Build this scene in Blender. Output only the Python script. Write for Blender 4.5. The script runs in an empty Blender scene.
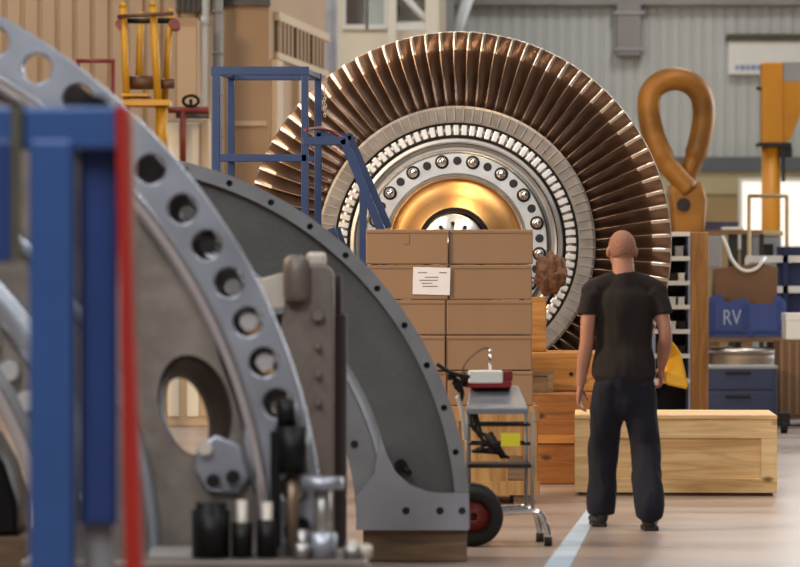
import bpy, bmesh, math, random
from mathutils import Vector, Matrix, noise
random.seed(7)
PI = math.pi
S = bpy.context.scene
C = S.collection
F = 3400.0; HZ = 290.0; ZC = 1.41

def P(px, py, Y):
    return Vector(((px-400)/F*Y, Y, ZC-(py-HZ)/F*Y))
def X(px, Y): return (px-400)/F*Y
def Z(py, Y): return ZC-(py-HZ)/F*Y

# ------------------------------------------------------------------ materials
def nodes(name):
    m = bpy.data.materials.new(name); m.use_nodes = True
    nt = m.node_tree
    return m, nt, nt.nodes['Principled BSDF']

def lin(c):
    return tuple(((v/255.0+0.055)/1.055)**2.4 if v > 10 else v/255.0/12.92 for v in c)

def mat(name, rgb, rough=.5, metal=0.0, var=.12, nscale=6.0, bump=0.0, bscale=60.0, rvar=0.0, stretch=(1,1,1), emit=0, aniso=0):
    m, nt, b = nodes(name)
    c = lin(rgb)
    tc = nt.nodes.new('ShaderNodeTexCoord'); mp = nt.nodes.new('ShaderNodeMapping')
    mp.inputs['Scale'].default_value = stretch
    nt.links.new(tc.outputs['Object'], mp.inputs['Vector'])
    n = nt.nodes.new('ShaderNodeTexNoise'); n.inputs['Scale'].default_value = nscale; n.inputs['Detail'].default_value = 6
    nt.links.new(mp.outputs['Vector'], n.inputs['Vector'])
    r = nt.nodes.new('ShaderNodeValToRGB')
    r.color_ramp.elements[0].position = .3; r.color_ramp.elements[1].position = .7
    r.color_ramp.elements[0].color = tuple(v*(1-var) for v in c)+(1,)
    r.color_ramp.elements[1].color = tuple(min(1, v*(1+var)) for v in c)+(1,)
    nt.links.new(n.outputs['Fac'], r.inputs['Fac'])
    nt.links.new(r.outputs['Color'], b.inputs['Base Color'])
    b.inputs['Roughness'].default_value = rough; b.inputs['Metallic'].default_value = metal
    if rvar:
        mr = nt.nodes.new('ShaderNodeMapRange')
        mr.inputs['To Min'].default_value = max(.03, rough-rvar); mr.inputs['To Max'].default_value = min(1, rough+rvar)
        nt.links.new(n.outputs['Fac'], mr.inputs['Value']); nt.links.new(mr.outputs['Result'], b.inputs['Roughness'])
    if bump:
        n2 = nt.nodes.new('ShaderNodeTexNoise'); n2.inputs['Scale'].default_value = bscale
        nt.links.new(mp.outputs['Vector'], n2.inputs['Vector'])
        bp = nt.nodes.new('ShaderNodeBump'); bp.inputs['Strength'].default_value = bump; bp.inputs['Distance'].default_value = .01
        nt.links.new(n2.outputs['Fac'], bp.inputs['Height']); nt.links.new(bp.outputs['Normal'], b.inputs['Normal'])
    if emit:
        b.inputs['Emission Color'].default_value = c+(1,); b.inputs['Emission Strength'].default_value = emit
    if aniso: b.inputs['Anisotropic'].default_value = aniso
    return m

def wood(name, light, dark, axis='X', scale=1.0, rough=.6, knots=True):
    m, nt, b = nodes(name)
    tc = nt.nodes.new('ShaderNodeTexCoord'); mp = nt.nodes.new('ShaderNodeMapping')
    s = [9*scale]*3; s['XYZ'.index(axis)] = .9*scale
    mp.inputs['Scale'].default_value = s
    nt.links.new(tc.outputs['Object'], mp.inputs['Vector'])
    n = nt.nodes.new('ShaderNodeTexNoise'); n.inputs['Scale'].default_value = 1.6; n.inputs['Detail'].default_value = 5; n.inputs['Distortion'].default_value = 1.2
    nt.links.new(mp.outputs['Vector'], n.inputs['Vector'])
    r = nt.nodes.new('ShaderNodeValToRGB')
    r.color_ramp.elements[0].position = .32; r.color_ramp.elements[1].position = .62
    r.color_ramp.elements[0].color = lin(dark)+(1,); r.color_ramp.elements[1].color = lin(light)+(1,)
    nt.links.new(n.outputs['Fac'], r.inputs['Fac'])
    out = r.outputs['Color']
    if knots:
        mp2 = nt.nodes.new('ShaderNodeMapping'); s2 = [4.6]*3; s2['XYZ'.index(axis)] = 2.6
        mp2.inputs['Scale'].default_value = s2
        nt.links.new(tc.outputs['Object'], mp2.inputs['Vector'])
        v = nt.nodes.new('ShaderNodeTexVoronoi'); v.inputs['Scale'].default_value = 1.0
        nt.links.new(mp2.outputs['Vector'], v.inputs['Vector'])
        r2 = nt.nodes.new('ShaderNodeValToRGB'); r2.color_ramp.elements[0].position = .05; r2.color_ramp.elements[1].position = .13
        r2.color_ramp.elements[0].color = (1,1,1,1); r2.color_ramp.elements[1].color = (0,0,0,1)
        nt.links.new(v.outputs['Distance'], r2.inputs['Fac'])
        mx = nt.nodes.new('ShaderNodeMix'); mx.data_type = 'RGBA'
        mx.inputs['B'].default_value = tuple(x*.4 for x in lin(dark))+(1,)
        nt.links.new(r2.outputs['Color'], mx.inputs['Factor']); nt.links.new(out, mx.inputs['A'])
        out = mx.outputs['Result']
    nt.links.new(out, b.inputs['Base Color'])
    b.inputs['Roughness'].default_value = rough
    return m

M = {}
M['steel'] = mat('machined_steel', (222,222,222), .34, .95, .1, 8, rvar=.06)
M['steel_dull'] = mat('dull_steel', (176,174,172), .4, .95, .14, 5, rvar=.08)
M['steel_ring'] = mat('rim_steel', (146,139,133), .45, .8, .2, 9, rvar=.08)
M['steel_bright'] = mat('bright_steel', (228,228,228), .38, .9, .05, 8)
M['steel_dark'] = mat('dark_steel', (62,60,60), .4, .9, .15, 8)
M['black_steel'] = mat('black_steel', (26,26,27), .45, .6, .2, 9)
M['gap'] = mat('groove_black', (22,20,19), .6, .3, .1, 8)  # near-black that also puts the groove shade into the colour
M['blade'] = mat('blade_alloy', (126,102,86), .36, .85, .28, 3, rvar=.08)
M['shield'] = mat('erosion_shield', (240,228,214), .3, 1, .06, 8)
M['orange_tint'] = mat('orange_tint_cover', (240,184,118), .4, 1, .08, 2.2, rvar=.04)  # orange reflection on the steel hub dish put into the base colour
M['cast'] = mat('cast_grey_paint', (92,92,91), .5, .35, .16, 3.2, bump=.15, bscale=40)
M['cast_flange'] = mat('machined_flange_grey', (134,136,140), .45, .5, .12, 5)
M['cast_foot'] = mat('foot_grey', (148,150,158), .5, .4, .08, 4)
M['cast_brown'] = mat('weathered_casting', (128,119,112), .5, .4, .45, 3.4, bump=.4, bscale=14)
M['slab'] = mat('brownish_casting', (122,112,106), .5, .45, .16, 3, bump=.15, bscale=25)
M['slab_dark'] = mat('dark_brown_casting', (64,54,52), .55, .3, .16, 3)
M['slab_light'] = mat('pale_casting', (205,196,186), .45, .2, .08, 4)
M['flange_blue'] = mat('foreground_flange_steel', (172,178,190), .4, .8, .14, 3.5, rvar=.08)
M['bevel'] = mat('polished_bevel', (238,242,250), .2, 1, .04, 3)
M['blue'] = mat('blue_paint', (46,80,138), .45, 0, .08, 3)
M['blue_dark'] = mat('dark_blue_paint', (32,58,116), .45, 0, .1, 3)
M['blue_rail'] = mat('rail_blue_paint', (31,53,96), .4, 0, .1, 4)
M['red'] = mat('red_paint', (162,34,22), .9, 0, .1, 3)
M['dark_red'] = mat('dark_red_paint', (118,40,34), .5, 0, .12, 5)
M['olive'] = mat('olive_webbing', (80,76,62), .8, 0, .15, 8)
M['cardboard'] = mat('cardboard', (140,112,87), .85, 0, .06, 2.5)
M['card_dark'] = mat('dark_cardboard', (112,84,62), .85, 0, .1, 3)
M['tape'] = mat('brown_tape', (142,108,78), .45, 0, .05, 3)
M['paper'] = mat('white_paper', (226,224,230), .7, 0, .03, 3)
M['ink'] = mat('printing_ink', (90,90,100), .7, 0, .05, 3)
M['pine'] = wood('pine_boards', (240,202,144), (206,158,98), 'X')
M['pine_v'] = wood('pine_post', (180,130,72), (146,98,46), 'Z')
M['pine_trim'] = wood('pine_battens', (242,210,156), (218,174,116), 'X')
M['orange_wood'] = wood('orange_timber', (192,138,72), (154,100,44), 'X')
M['orange_wood_dark'] = wood('dark_orange_timber', (158,104,54), (118,72,32), 'X')
M['crate_wood'] = wood('plywood_crate', (172,134,82), (134,98,56), 'Z')
M['old_wood'] = wood('weathered_wood', (128,102,76), (90,70,52), 'X')
M['rubber'] = mat('black_rubber', (24,24,25), .7, 0, .1, 8)
M['yellow'] = mat('yellow_paint', (190,140,26), .42, 0, .12, 5)
M['crane_yellow'] = mat('crane_yellow_paint', (198,132,18), .45, 0, .1, 2)
M['eye'] = mat('rusty_yellow_paint', (144,96,32), .5, .15, .45, 2.2, bump=.2, bscale=12)
M['brown_drum'] = mat('brown_drum', (92,62,44), .5, .2, .2, 6)
M['chrome'] = mat('chromed_steel', (225,225,228), .15, 1, .03, 5)
M['cream'] = mat('cream_render', (234,226,208), .8, 0, .04, 1)
M['tan'] = mat('tan_panel', (172,140,108), .7, 0, .05, 1)
M['tan_light'] = mat('light_tan_trim', (200,176,146), .7, 0, .05, 1)
M['beige'] = mat('beige_cladding', (188,162,134), .6, .1, .06, .7)
M['grey_clad'] = mat('grey_cladding', (186,190,188), .6, .0, .06, .5)
M['dado'] = mat('olive_cream_concrete', (178,168,132), .8, 0, .1, .8)
M['dado_low'] = mat('tan_concrete', (160,138,100), .8, 0, .12, .8)
M['dark_band'] = mat('dark_slate_trim', (92,98,104), .6, 0, .05, 2)
M['pipe_white'] = mat('white_pipe_paint', (214,222,228), .45, 0, .04, 2)
M['pipe_grey'] = mat('grey_pipe_paint', (138,134,132), .5, .2, .1, 2)
M['glass_dark'] = mat('dark_glass', (84,78,72), .15, 0, .15, .8)
M['glass_green'] = mat('green_grey_glass', (168,176,170), .2, 0, .08, .8)
M['daylight'] = mat('daylit_pane', (255,248,234), .3, 0, .0, 1, emit=.8)
M['white'] = mat('white_paint', (226,226,222), .5, 0, .04, 3)
M['grey_panel'] = mat('grey_panel', (150,152,156), .5, .1, .06, 3)
M['dark'] = mat('dark_contents', (36,36,38), .6, 0, .3, 14)
M['navy'] = mat('navy_panel', (28,40,84), .5, 0, .1, 3)
M['container_blue'] = mat('container_blue_plastic', (46,66,126), .5, 0, .1, 2.5)
M['cab_blue'] = mat('slate_blue_cabinet', (52,62,92), .5, .1, .14, 2)
M['purple'] = mat('purple_plastic', (70,60,92), .5, 0, .2, 5)
M['tee'] = mat('dark_brown_jersey', (30,22,20), .92, 0, .1, 30, bump=.2, bscale=90)
M['trouser'] = mat('navy_workwear', (9,11,28), .9, 0, .12, 20, bump=.25, bscale=70)
M['skin'] = mat('skin', (172,122,100), .55, 0, .07, 12)
M['hair'] = mat('cropped_hair', (146,103,84), .8, 0, .16, 60, bump=.3, bscale=200)
M['shoe'] = mat('black_shoe', (34,30,29), .55, 0, .15, 10)
M['eyewhite'] = mat('eye_white', (220,215,210), .3)
M['pouch'] = mat('yellow_fabric', (244,178,26), .6, 0, .06, 8)
M['wrap'] = mat('brown_kraft_wrap', (108,76,56), .85, 0, .3, 12, bump=.5, bscale=20)
M['label_y'] = mat('yellow_label', (222,214,40), .6, 0, .03, 3)
M['clear_grey'] = mat('trolley_grey', (122,127,137), .4, .3, .06, 4)
M['streak_paint'] = mat('blue_reflection_tint', (176,196,216), .45, 0, .12, 3)  # pale blue of the reflected streak on the floor

# floor: sealed concrete with faint streaks running across
def floor_mat():
    m, nt, b = nodes('sealed_concrete')
    tc = nt.nodes.new('ShaderNodeTexCoord'); mp = nt.nodes.new('ShaderNodeMapping'); mp.inputs['Scale'].default_value = (.35, 1.1, 1)
    nt.links.new(tc.outputs['Object'], mp.inputs['Vector'])
    n = nt.nodes.new('ShaderNodeTexNoise'); n.inputs['Scale'].default_value = 1.3; n.inputs['Detail'].default_value = 7
    nt.links.new(mp.outputs['Vector'], n.inputs['Vector'])
    r = nt.nodes.new('ShaderNodeValToRGB'); r.color_ramp.elements[0].position = .3; r.color_ramp.elements[1].position = .7
    r.color_ramp.elements[0].color = lin((136,120,110))+(1,); r.color_ramp.elements[1].color = lin((170,155,148))+(1,)
    nt.links.new(n.outputs['Fac'], r.inputs['Fac']); nt.links.new(r.outputs['Color'], b.inputs['Base Color'])
    mr = nt.nodes.new('ShaderNodeMapRange'); mr.inputs['To Min'].default_value = .2; mr.inputs['To Max'].default_value = .42
    nt.links.new(n.outputs['Fac'], mr.inputs['Value']); nt.links.new(mr.outputs['Result'], b.inputs['Roughness'])
    return m
M['floor'] = floor_mat()

# ------------------------------------------------------------------ mesh helpers
def add_box(bm, c, s, rot=None, mi=0):
    """axis-aligned box centre c size s (optionally rotated by Matrix rot about its centre)"""
    vs = []
    for dx in (-.5,.5):
        for dy in (-.5,.5):
            for dz in (-.5,.5):
                v = Vector((dx*s[0], dy*s[1], dz*s[2]))
                if rot is not None: v = rot @ v
                vs.append(bm.verts.new(Vector(c)+v))
    for f in ((0,1,3,2),(4,6,7,5),(0,4,5,1),(2,3,7,6),(0,2,6,4),(1,5,7,3)):
        bm.faces.new([vs[i] for i in f]).material_index = mi

def bx(bm, x0, x1, y0, y1, z0, z1, mi=0):
    add_box(bm, ((x0+x1)/2,(y0+y1)/2,(z0+z1)/2), (x1-x0,y1-y0,z1-z0), None, mi)

def ring_loft(bm, rings, cap=True, closed=False, mi=0):
    vr = [[bm.verts.new(p) for p in r] for r in rings]
    n = len(vr[0])
    R = range(len(vr)) if closed else range(len(vr)-1)
    for i in R:
        a, b = vr[i], vr[(i+1) % len(vr)]
        for k in range(n):
            f = bm.faces.new((a[k], a[(k+1)%n], b[(k+1)%n], b[k])); f.smooth = True; f.material_index = mi
    if cap and not closed:
        bm.faces.new(vr[0][::-1]).material_index = mi; bm.faces.new(vr[-1]).material_index = mi
    return vr

def frame_for(d, ref=None):
    d = d.normalized()
    ref = ref or (Vector((0,0,1)) if abs(d.z) < .9 else Vector((0,1,0)))
    u = ref.cross(d).normalized(); v = d.cross(u)
    return u, v

def add_cyl(bm, a, b, r, r2=None, n=20, mi=0):
    a = Vector(a); b = Vector(b); r2 = r if r2 is None else r2
    u, v = frame_for(b-a)
    ring_loft(bm, [[p+(u*math.cos(2*PI*k/n)+v*math.sin(2*PI*k/n))*rr for k in range(n)] for p, rr in ((a,r),(b,r2))], mi=mi)

def add_tube(bm, pts, r, n=12, closed=False, mi=0):
    pts = [Vector(p) for p in pts]; rings = []
    pu = None
    for i, p in enumerate(pts):
        if closed: d = pts[(i+1)%len(pts)]-pts[i-1]
        else: d = pts[min(i+1,len(pts)-1)]-pts[max(i-1,0)]
        d = d.normalized()
        if pu is None: u, v = frame_for(d)
        else:
            u = (pu-d*pu.dot(d)).normalized(); v = d.cross(u)
        pu = u
        rr = r[i] if isinstance(r, (list,tuple)) else r
        rings.append([p+(u*math.cos(2*PI*k/n)+v*math.sin(2*PI*k/n))*rr for k in range(n)])
    ring_loft(bm, rings, closed=closed, mi=mi)

def smooth_path(pts, k=6):
    pts = [Vector(p) for p in pts]; out = []
    for i in range(len(pts)-1):
        p0, p1, p2, p3 = pts[max(i-1,0)], pts[i], pts[i+1], pts[min(i+2,len(pts)-1)]
        for j in range(k):
            t = j/k
            out.append(.5*((2*p1)+(p2-p0)*t+(2*p0-5*p1+4*p2-p3)*t*t+(3*p1-p0-3*p2+p3)*t**3))
    out.append(pts[-1]); return out

def add_lathe(bm, prof, n=128, smooth=True, mi=0, a0=0, a1=2*PI):
    """profile of (r, y) revolved about the Y axis; closed profile loop; full turn"""
    full = abs((a1-a0)-2*PI) < 1e-6
    m = n if full else n+1
    rows = []
    for (r, y) in prof:
        rows.append([bm.verts.new((r*math.sin(a0+(a1-a0)*k/n), y, r*math.cos(a0+(a1-a0)*k/n))) for k in range(m)])
    for i in range(len(prof)):
        a, b = rows[i], rows[(i+1)%len(prof)]
        for k in range(n):
            f = bm.faces.new((a[k], a[(k+1)%m], b[(k+1)%m], b[k])); f.smooth = smooth; f.material_index = mi
    if not full:
        bm.faces.new([r[0] for r in rows]); bm.faces.new([r[-1] for r in rows][::-1])

def add_disc_lathe(bm, prof, n=96, mi=0):
    """profile from the axis outwards and back to the axis (first/last r = 0)"""
    rows = []
    for (r, y) in prof:
        if r < 1e-6: rows.append([bm.verts.new((0,y,0))])
        else: rows.append([bm.verts.new((r*math.sin(2*PI*k/n), y, r*math.cos(2*PI*k/n))) for k in range(n)])
    for i in range(len(prof)-1):
        a, b = rows[i], rows[i+1]
        for k in range(n):
            k2 = (k+1)%n
            if len(a) == 1: f = bm.faces.new((a[0], b[k], b[k2]))
            elif len(b) == 1: f = bm.faces.new((a[k], b[0], a[k2]))
            else: f = bm.faces.new((a[k], b[k], b[k2], a[k2]))
            f.smooth = True; f.material_index = mi

def add_plate(bm, loops, y0, y1, bevel=0.0, mi=0):
    """flat XZ outline (first loop) with holes (other loops), from y0 to y1 - a real perforated plate"""
    cu = bpy.data.curves.new('t', 'CURVE'); cu.dimensions = '2D'; cu.fill_mode = 'BOTH'
    for lp in loops:
        sp = cu.splines.new('POLY'); sp.points.add(len(lp)-1)
        for p, q in zip(sp.points, lp): p.co = (q[0], q[1], 0, 1)
        sp.use_cyclic_u = True
    cu.extrude = abs(y1-y0)/2-bevel; cu.bevel_depth = bevel; cu.bevel_resolution = 1
    if bevel: cu.offset = -bevel
    ob = bpy.data.objects.new('t', cu)
    me = bpy.data.meshes.new_from_object(ob)
    me.transform(Matrix.Translation((0,(y0+y1)/2,0)) @ Matrix.Rotation(PI/2, 4, 'X'))
    nf = len(bm.faces)
    bm.from_mesh(me)
    bm.faces.ensure_lookup_table()
    for f in list(bm.faces)[nf:]: f.material_index = mi
    bpy.data.objects.remove(ob); bpy.data.meshes.remove(me); bpy.data.curves.remove(cu)

def circ(cx, cz, r, n=20):
    return [(cx+r*math.cos(2*PI*k/n), cz+r*math.sin(2*PI*k/n)) for k in range(n)]
def arc(r, a0, a1, n, cx=0, cz=0):
    """angles in degrees from straight up, clockwise (towards +x)"""
    return [(cx+r*math.sin(math.radians(a0+(a1-a0)*k/n)), cz+r*math.cos(math.radians(a0+(a1-a0)*k/n))) for k in range(n+1)]

def obj(name, bm, m, parent=None, bevel=0, loc=None, seg=2, wn=False):
    bmesh.ops.recalc_face_normals(bm, faces=bm.faces)
    me = bpy.data.meshes.new(name); bm.to_mesh(me); bm.free()
    for mm in (m if isinstance(m, (list,tuple)) else [m]): me.materials.append(mm if not isinstance(mm, str) else M[mm])
    o = bpy.data.objects.new(name, me); C.objects.link(o)
    if parent: o.parent = parent
    if loc: o.location = loc
    if bevel:
        b = o.modifiers.new('bevel', 'BEVEL'); b.width = bevel; b.segments = seg; b.limit_method = 'ANGLE'; b.angle_limit = math.radians(40)
    return o

def tag(o, label, cat, group=None, kind=None):
    o['label'] = label
    o['category'] = cat
    if group: o['group'] = group
    if kind: o['kind'] = kind
    return o
def thing(name, label, cat, loc, group=None, rz=0):
    o = bpy.data.objects.new(name, None); C.objects.link(o); o.empty_display_size = .1
    o.location = loc; o.rotation_euler = (0,0,rz)
    return tag(o, label, cat, group)
def struct(o):
    o['kind'] = 'structure'; return o
def B(): return bmesh.new()
def one(fn):
    b = B(); fn(b); return b

# ------------------------------------------------------------------ setting
b = B(); bx(b, -22, 24, -6, 62, -.2, 0); struct(obj('floor', b, 'floor'))

def corrugated(bm, x0, x1, y, z0, z1, pitch, depth, flat=.62):
    x = x0; pts = []
    while x < x1:
        pts += [(x, y), (x+pitch*flat, y), (x+pitch*(flat+.1), y+depth), (x+pitch*.9, y+depth)]
        x += pitch
    pts.append((x, y))
    lo = [bm.verts.new((p[0], p[1], z0)) for p in pts]; hi = [bm.verts.new((p[0], p[1], z1)) for p in pts]
    for i in range(len(pts)-1): bm.faces.new((lo[i], lo[i+1], hi[i+1], hi[i]))
    # back skin
    bl = [bm.verts.new((x0, y+.2, z0)), bm.verts.new((x, y+.2, z0)), bm.verts.new((x, y+.2, z1)), bm.verts.new((x0, y+.2, z1))]
    bm.faces.new(bl)
    bm.faces.new((lo[0], hi[0], bl[3], bl[0])); bm.faces.new((lo[-1], bl[1], bl[2], hi[-1]))
    bm.faces.new(hi+[bl[2], bl[3]]); bm.faces.new((lo+[bl[1], bl[0]])[::-1])

YB = 60.0
wb = B(); corrugated(wb, -6, 16, YB, 3.75, 12, .2, .03); wall_back = struct(obj('wall_back', wb, 'grey_clad'))
b = B(); bx(b, -6, 16, YB-.12, YB+.2, 0, 3.1)
obj('dado', b, 'dado_low', wall_back)
b = B(); bx(b, -6, 16, YB-.16, YB+.2, 3.1, 3.5)
obj('concrete_band', b, 'dado', wall_back)
b = B(); bx(b, -6, 16, YB-.24, YB+.2, 3.5, 3.75)
obj('dark_trim', b, 'dark_band', wall_back)
b = B(); bx(b, -6, 16, YB-.3, YB, 6.42, 6.9); struct(obj('trim_1', b, 'pipe_grey'))
b = B(); bx(b, X(742,YB-.3), X(860,YB-.3), YB-.3, YB-.2, Z(246,YB), Z(182,YB))
w1 = struct(obj('window_1', b, 'daylight'))
b = B()
for x in (X(742,YB-.3)-.06, X(860,YB-.3)): bx(b, x, x+.06, YB-.34, YB-.12, Z(246,YB), Z(182,YB))
for z in (Z(246,YB)-.06, Z(182,YB)): bx(b, X(742,YB-.3)-.06, X(860,YB-.3)+.06, YB-.34, YB-.12, z, z+.06)
obj('window_frame', b, 'white', w1)

YL = 45.0
b = B(); corrugated(b, -11, X(224,YL), YL, 0, 8, .232, .05, .72); struct(obj('wall_left', b, 'beige'))
b = B(); bx(b, X(176,YL-.3), X(226,YL-.3), YL-.35, YL-.15, Z(14,YL), 8)
for k in range(9): bx(b, X(177+k*5.4,YL-.4), X(179.5+k*5.4,YL-.4), YL-.42, YL-.35, Z(14,YL), 8)
struct(obj('trim_2', b, 'steel_dark'))

# cream office block with windows
YO = 52.0
b = B(); bx(b, X(326,YO), X(446,YO), YO, YO+4, 0, 8); wo = struct(obj('wall_office', b, 'cream'))
def window(n, x0, x1, y1, m, extra=None):
    b = B(); bx(b, X(x0,YO), X(x1,YO), YO-.03, YO+.02, Z(y1,YO), 7.6); w = struct(obj('window_%d' % n, b, m))
    f = B()
    for x in (X(x0,YO)-.05, X(x1,YO)): bx(f, x, x+.05, YO-.07, YO, Z(y1,YO), 7.6)
    bx(f, X(x0,YO)-.05, X(x1,YO)+.05, YO-.1, YO, Z(y1,YO)-.07, Z(y1,YO))
    obj('window_frame', f, 'white', w)
window(2, 346, 365, 25, 'glass_dark'); window(3, 369, 384, 25, 'glass_green'); window(4, 397, 425, 22, 'glass_dark')

# white steel bracing frame in front of the office
YS = 51.0
t = thing('bracing_frame', 'white steel bracing frame with a diagonal beside the office windows', 'steel frame', (X(412,YS),YS,0))
def rel(p, t): return p-t.location
b = B()
for px in (392, 432): add_box(b, rel(Vector((X(px,YS),YS,4)),t), (.2 if px==432 else .12,.2,8)); 
obj('column', b, 'cream', t)
b = B(); a1 = P(402,-6,YS); a2 = P(432,26,YS); add_cyl(b, rel(a1,t), rel(a2,t), .05, n=8); obj('diagonal', b, 'white', t)
b = B(); bx(b, X(392,YS)-t.location.x, X(436,YS)-t.location.x, -.06, .06, Z(30,YS), Z(24,YS)); obj('crossbeam', b, 'white', t)
b = B(); add_cyl(b, P(476,-8,57), P(452,40,57), .09, n=10); add_cyl(b, P(452,40,57), P(452,60,57)-Vector((0,0,0)), .09, n=10)
b.free()
t = thing('roof_strut', 'pale sloping roof strut against the grey cladding beside office', 'strut', (X(458,57),57,0))
b = B(); add_cyl(b, rel(P(474,-20,57),t), rel(P(450,50,57),t), .1, n=10); obj('strut_bar', b, 'pipe_white', t)
b = B(); add_box(b, rel(Vector((X(448,57),57,3.2)),t), (.2,.2,6.4)); obj('post', b, 'grey_panel', t)

# wall-mounted things on the back wall
t = thing('wall_duct', 'grey-brown vertical duct fixed high on corrugated wall', 'duct', (X(628,YB),YB-.3,Z(57,YB)))
h = Z(4,YB)-Z(57,YB)
b = B(); bx(b, -.22, .22, 0, .26, 0, h); obj('duct_body', b, 'pipe_grey', t, bevel=.02)
b = B(); bx(b, -.27, .27, -.03, .26, h*.78, h*.84); bx(b, -.27, .27, -.03, .26, h*.1, h*.16); obj('clamp', b, 'grey_panel', t)
t = thing('wall_sign', 'white sign board with faint blue lettering high on the corrugated wall', 'sign', (X(772,YB),YB-.3,Z(75,YB)))
w = (X(818,YB)-X(729,YB))/2; h = Z(40,YB)-Z(75,YB)
b = B(); bx(b, -w, w, .1, .28, 0, h); obj('board', b, 'white', t, bevel=.01)
b = B(); bx(b, -w-.03, w+.03, .04, .28, h-.03, h+.09); obj('top_shadow', b, 'olive', t)  # brownish shadow along the sign's top, built as a dark strip
b = B()
random.seed(3)
x = -w+.12
for k in range(9):
    ww = random.uniform(.04,.11); bx(b, x, x+ww, .085, .1, .08, .16); x += ww+.025
obj('lettering', b, mat('sign_blue_ink', (120,140,180), .6), t)

# control booth with louvred windows
t = thing('control_booth', 'tan panelled booth with a row of louvred windows on its side', 'booth', (X(224,40),40,0))
x0 = 0; x1 = X(269,40)-X(224,40); x2 = X(326,44)-X(224,40); zt = Z(6,40)
b = B()
vs = [(x0,0),(x1,0),(x2,4),(x0,4)]
lo = [b.verts.new((p[0],p[1],0)) for p in vs]; hi = [b.verts.new((p[0],p[1],9)) for p in vs]
for i in range(4): b.faces.new((lo[i],lo[(i+1)%4],hi[(i+1)%4],hi[i]))
b.faces.new(hi); b.faces.new(lo[::-1]); obj('walls', b, 'tan', t)
b = B(); bx(b, -.05, x1+.02, -.08, .05, zt, zt+.6); obj('fascia', b, 'steel_dark', t)
dirv = Vector((x2-x1, 4, 0)).normalized(); nrm = Vector((dirv.y, -dirv.x, 0)); rotm = Matrix.Rotation(math.atan2(dirv.y, dirv.x), 3, 'Z')
L = math.hypot(x2-x1, 4)
def side_box(bm, s0, s1, z0, z1, th):
    c = Vector((x1,0,0))+dirv*((s0+s1)/2)+nrm*(th/2); c.z = (z0+z1)/2
    add_box(bm, c, (s1-s0, th, z1-z0), rotm)
zh, zl = Z(20,40.3), Z(52,40.3)
for k in range(3):
    s = .35+k*1.15
    b = B(); side_box(b, s, s+.95, zl, zh, .05); f = obj('window', b, 'glass_dark', t)
    b = B()
    for q in range(4): side_box(b, s+.02+q*.26, s+.12+q*.26, zl, zh, .07)
    obj('louvre', b, 'tan', f)
b = B(); side_box(b, .3, L-.1, zh, zh+.1, .07); side_box(b, .3, L-.1, zl-.08, zl, .06); obj('window_ledge', b, 'tan_light', t)
b = B(); side_box(b, .1, .5, 0, zl-.1, .08); side_box(b, 1.6, 2.0, 0, zl-.1, .08); obj('panel_batten', b, 'tan_light', t)
b = B(); bx(b, x0+.05, x1-.03, -.05, 0, Z(126,40), Z(121,40)); obj('dado_rail', b, 'tan_light', t)

# two little cream jars on a ledge of the booth
# vertical pipes
b = B(); add_cyl(b, (0,0,0), (0,0,8), .045, n=16)
for z in (2.2, 4.6): add_cyl(b, (0,0,z), (0,0,z+.1), .06, n=16)
tag(obj('downpipe', b, 'pipe_white', loc=(X(206,41),41,0)), 'thin white vertical pipe at the left of the booth', 'pipe')
b = B(); add_cyl(b, (0,0,0), (0,0,8), .06, n=16)
for k in range(16): add_cyl(b, (0,0,.3+k*.48), (0,0,.34+k*.48), .068, n=16)
tag(obj('conduit', b, 'pipe_grey', loc=(X(218,39.5),39.5,0)), 'grey ribbed vertical conduit running up the booth corner', 'pipe')
b = B(); bx(b, -.05, .05, -.05, .05, 0, 8); bx(b, -.09, -.05, -.08, .08, 0, 8); bx(b, .05, .09, -.08, .08, 0, 8)
tag(obj('steel_column', b, mat('pale_blue_grey', (176,180,188), .5), loc=(X(331,46),46,0)), 'pale grey steel column between booth and cream office', 'column')
# tan cabinet behind the yellow jig
t = thing('tall_locker', 'tall tan locker standing behind the yellow lifting jig', 'locker', (X(187,38),38,0))
b = B(); bx(b, -.13, .12, 0, .4, 0, Z(18,38)); obj('body', b, 'tan', t, bevel=.01)
b = B(); bx(b, -.11, .10, -.02, 0, .1, Z(18,38)-.1); d = obj('door', b, 'beige', t, bevel=.004)
b = B(); add_cyl(b, (.07,-.04,2.2), (.07,-.04,2.36), .01, n=8); obj('handle', b, 'steel_dark', d)

# ------------------------------------------------------------------ yellow lifting jig
YJ = 34.0
t = thing('lifting_jig', 'yellow lifting jig with four upright bars joined by a dark crossbar', 'lifting jig', (X(148,YJ),YJ,0))
def bar(px0, py0, px1, py1, r, m, nm, dy=0, cap=None):
    b = B(); a = rel(P(px0,py0,YJ),t); c = rel(P(px1,py1,YJ),t); a.y += dy; c.y += dy
    add_cyl(b, a, c, r, n=14)
    if cap: add_cyl(b, a+Vector((0,0,.0)), a+Vector((0,0,.05)), r*1.15, r*.6, n=14)
    return obj(nm, b, m, t)
bar(123,7,127,104,.036,'yellow','upright_bar',0,1); bar(139,14,137,84,.036,'yellow','upright_bar',.25,1)
bar(153,6,158,104,.038,'yellow','upright_bar',0,1); bar(169,11,163,100,.034,'yellow','upright_bar',.25,1)
bar(118,20,175,20,.028,'black_steel','crossbar',.1); bar(118,17,174,14,.02,'brown_drum','crossbar',-.06)
bar(128,82,156,82,.07,'brown_drum','drum',.12); bar(158,83,174,83,.05,'brown_drum','drum',.12)
b = B(); bx(b, X(120,YJ)-t.location.x, X(170,YJ)-t.location.x, -.08, .35, Z(106,YJ), Z(100,YJ)); bx(b, X(122,YJ)-t.location.x, X(150,YJ)-t.location.x, -.1, .3, Z(97,YJ), Z(94,YJ)); obj('base_frame', b, 'yellow', t, bevel=.008)
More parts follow.
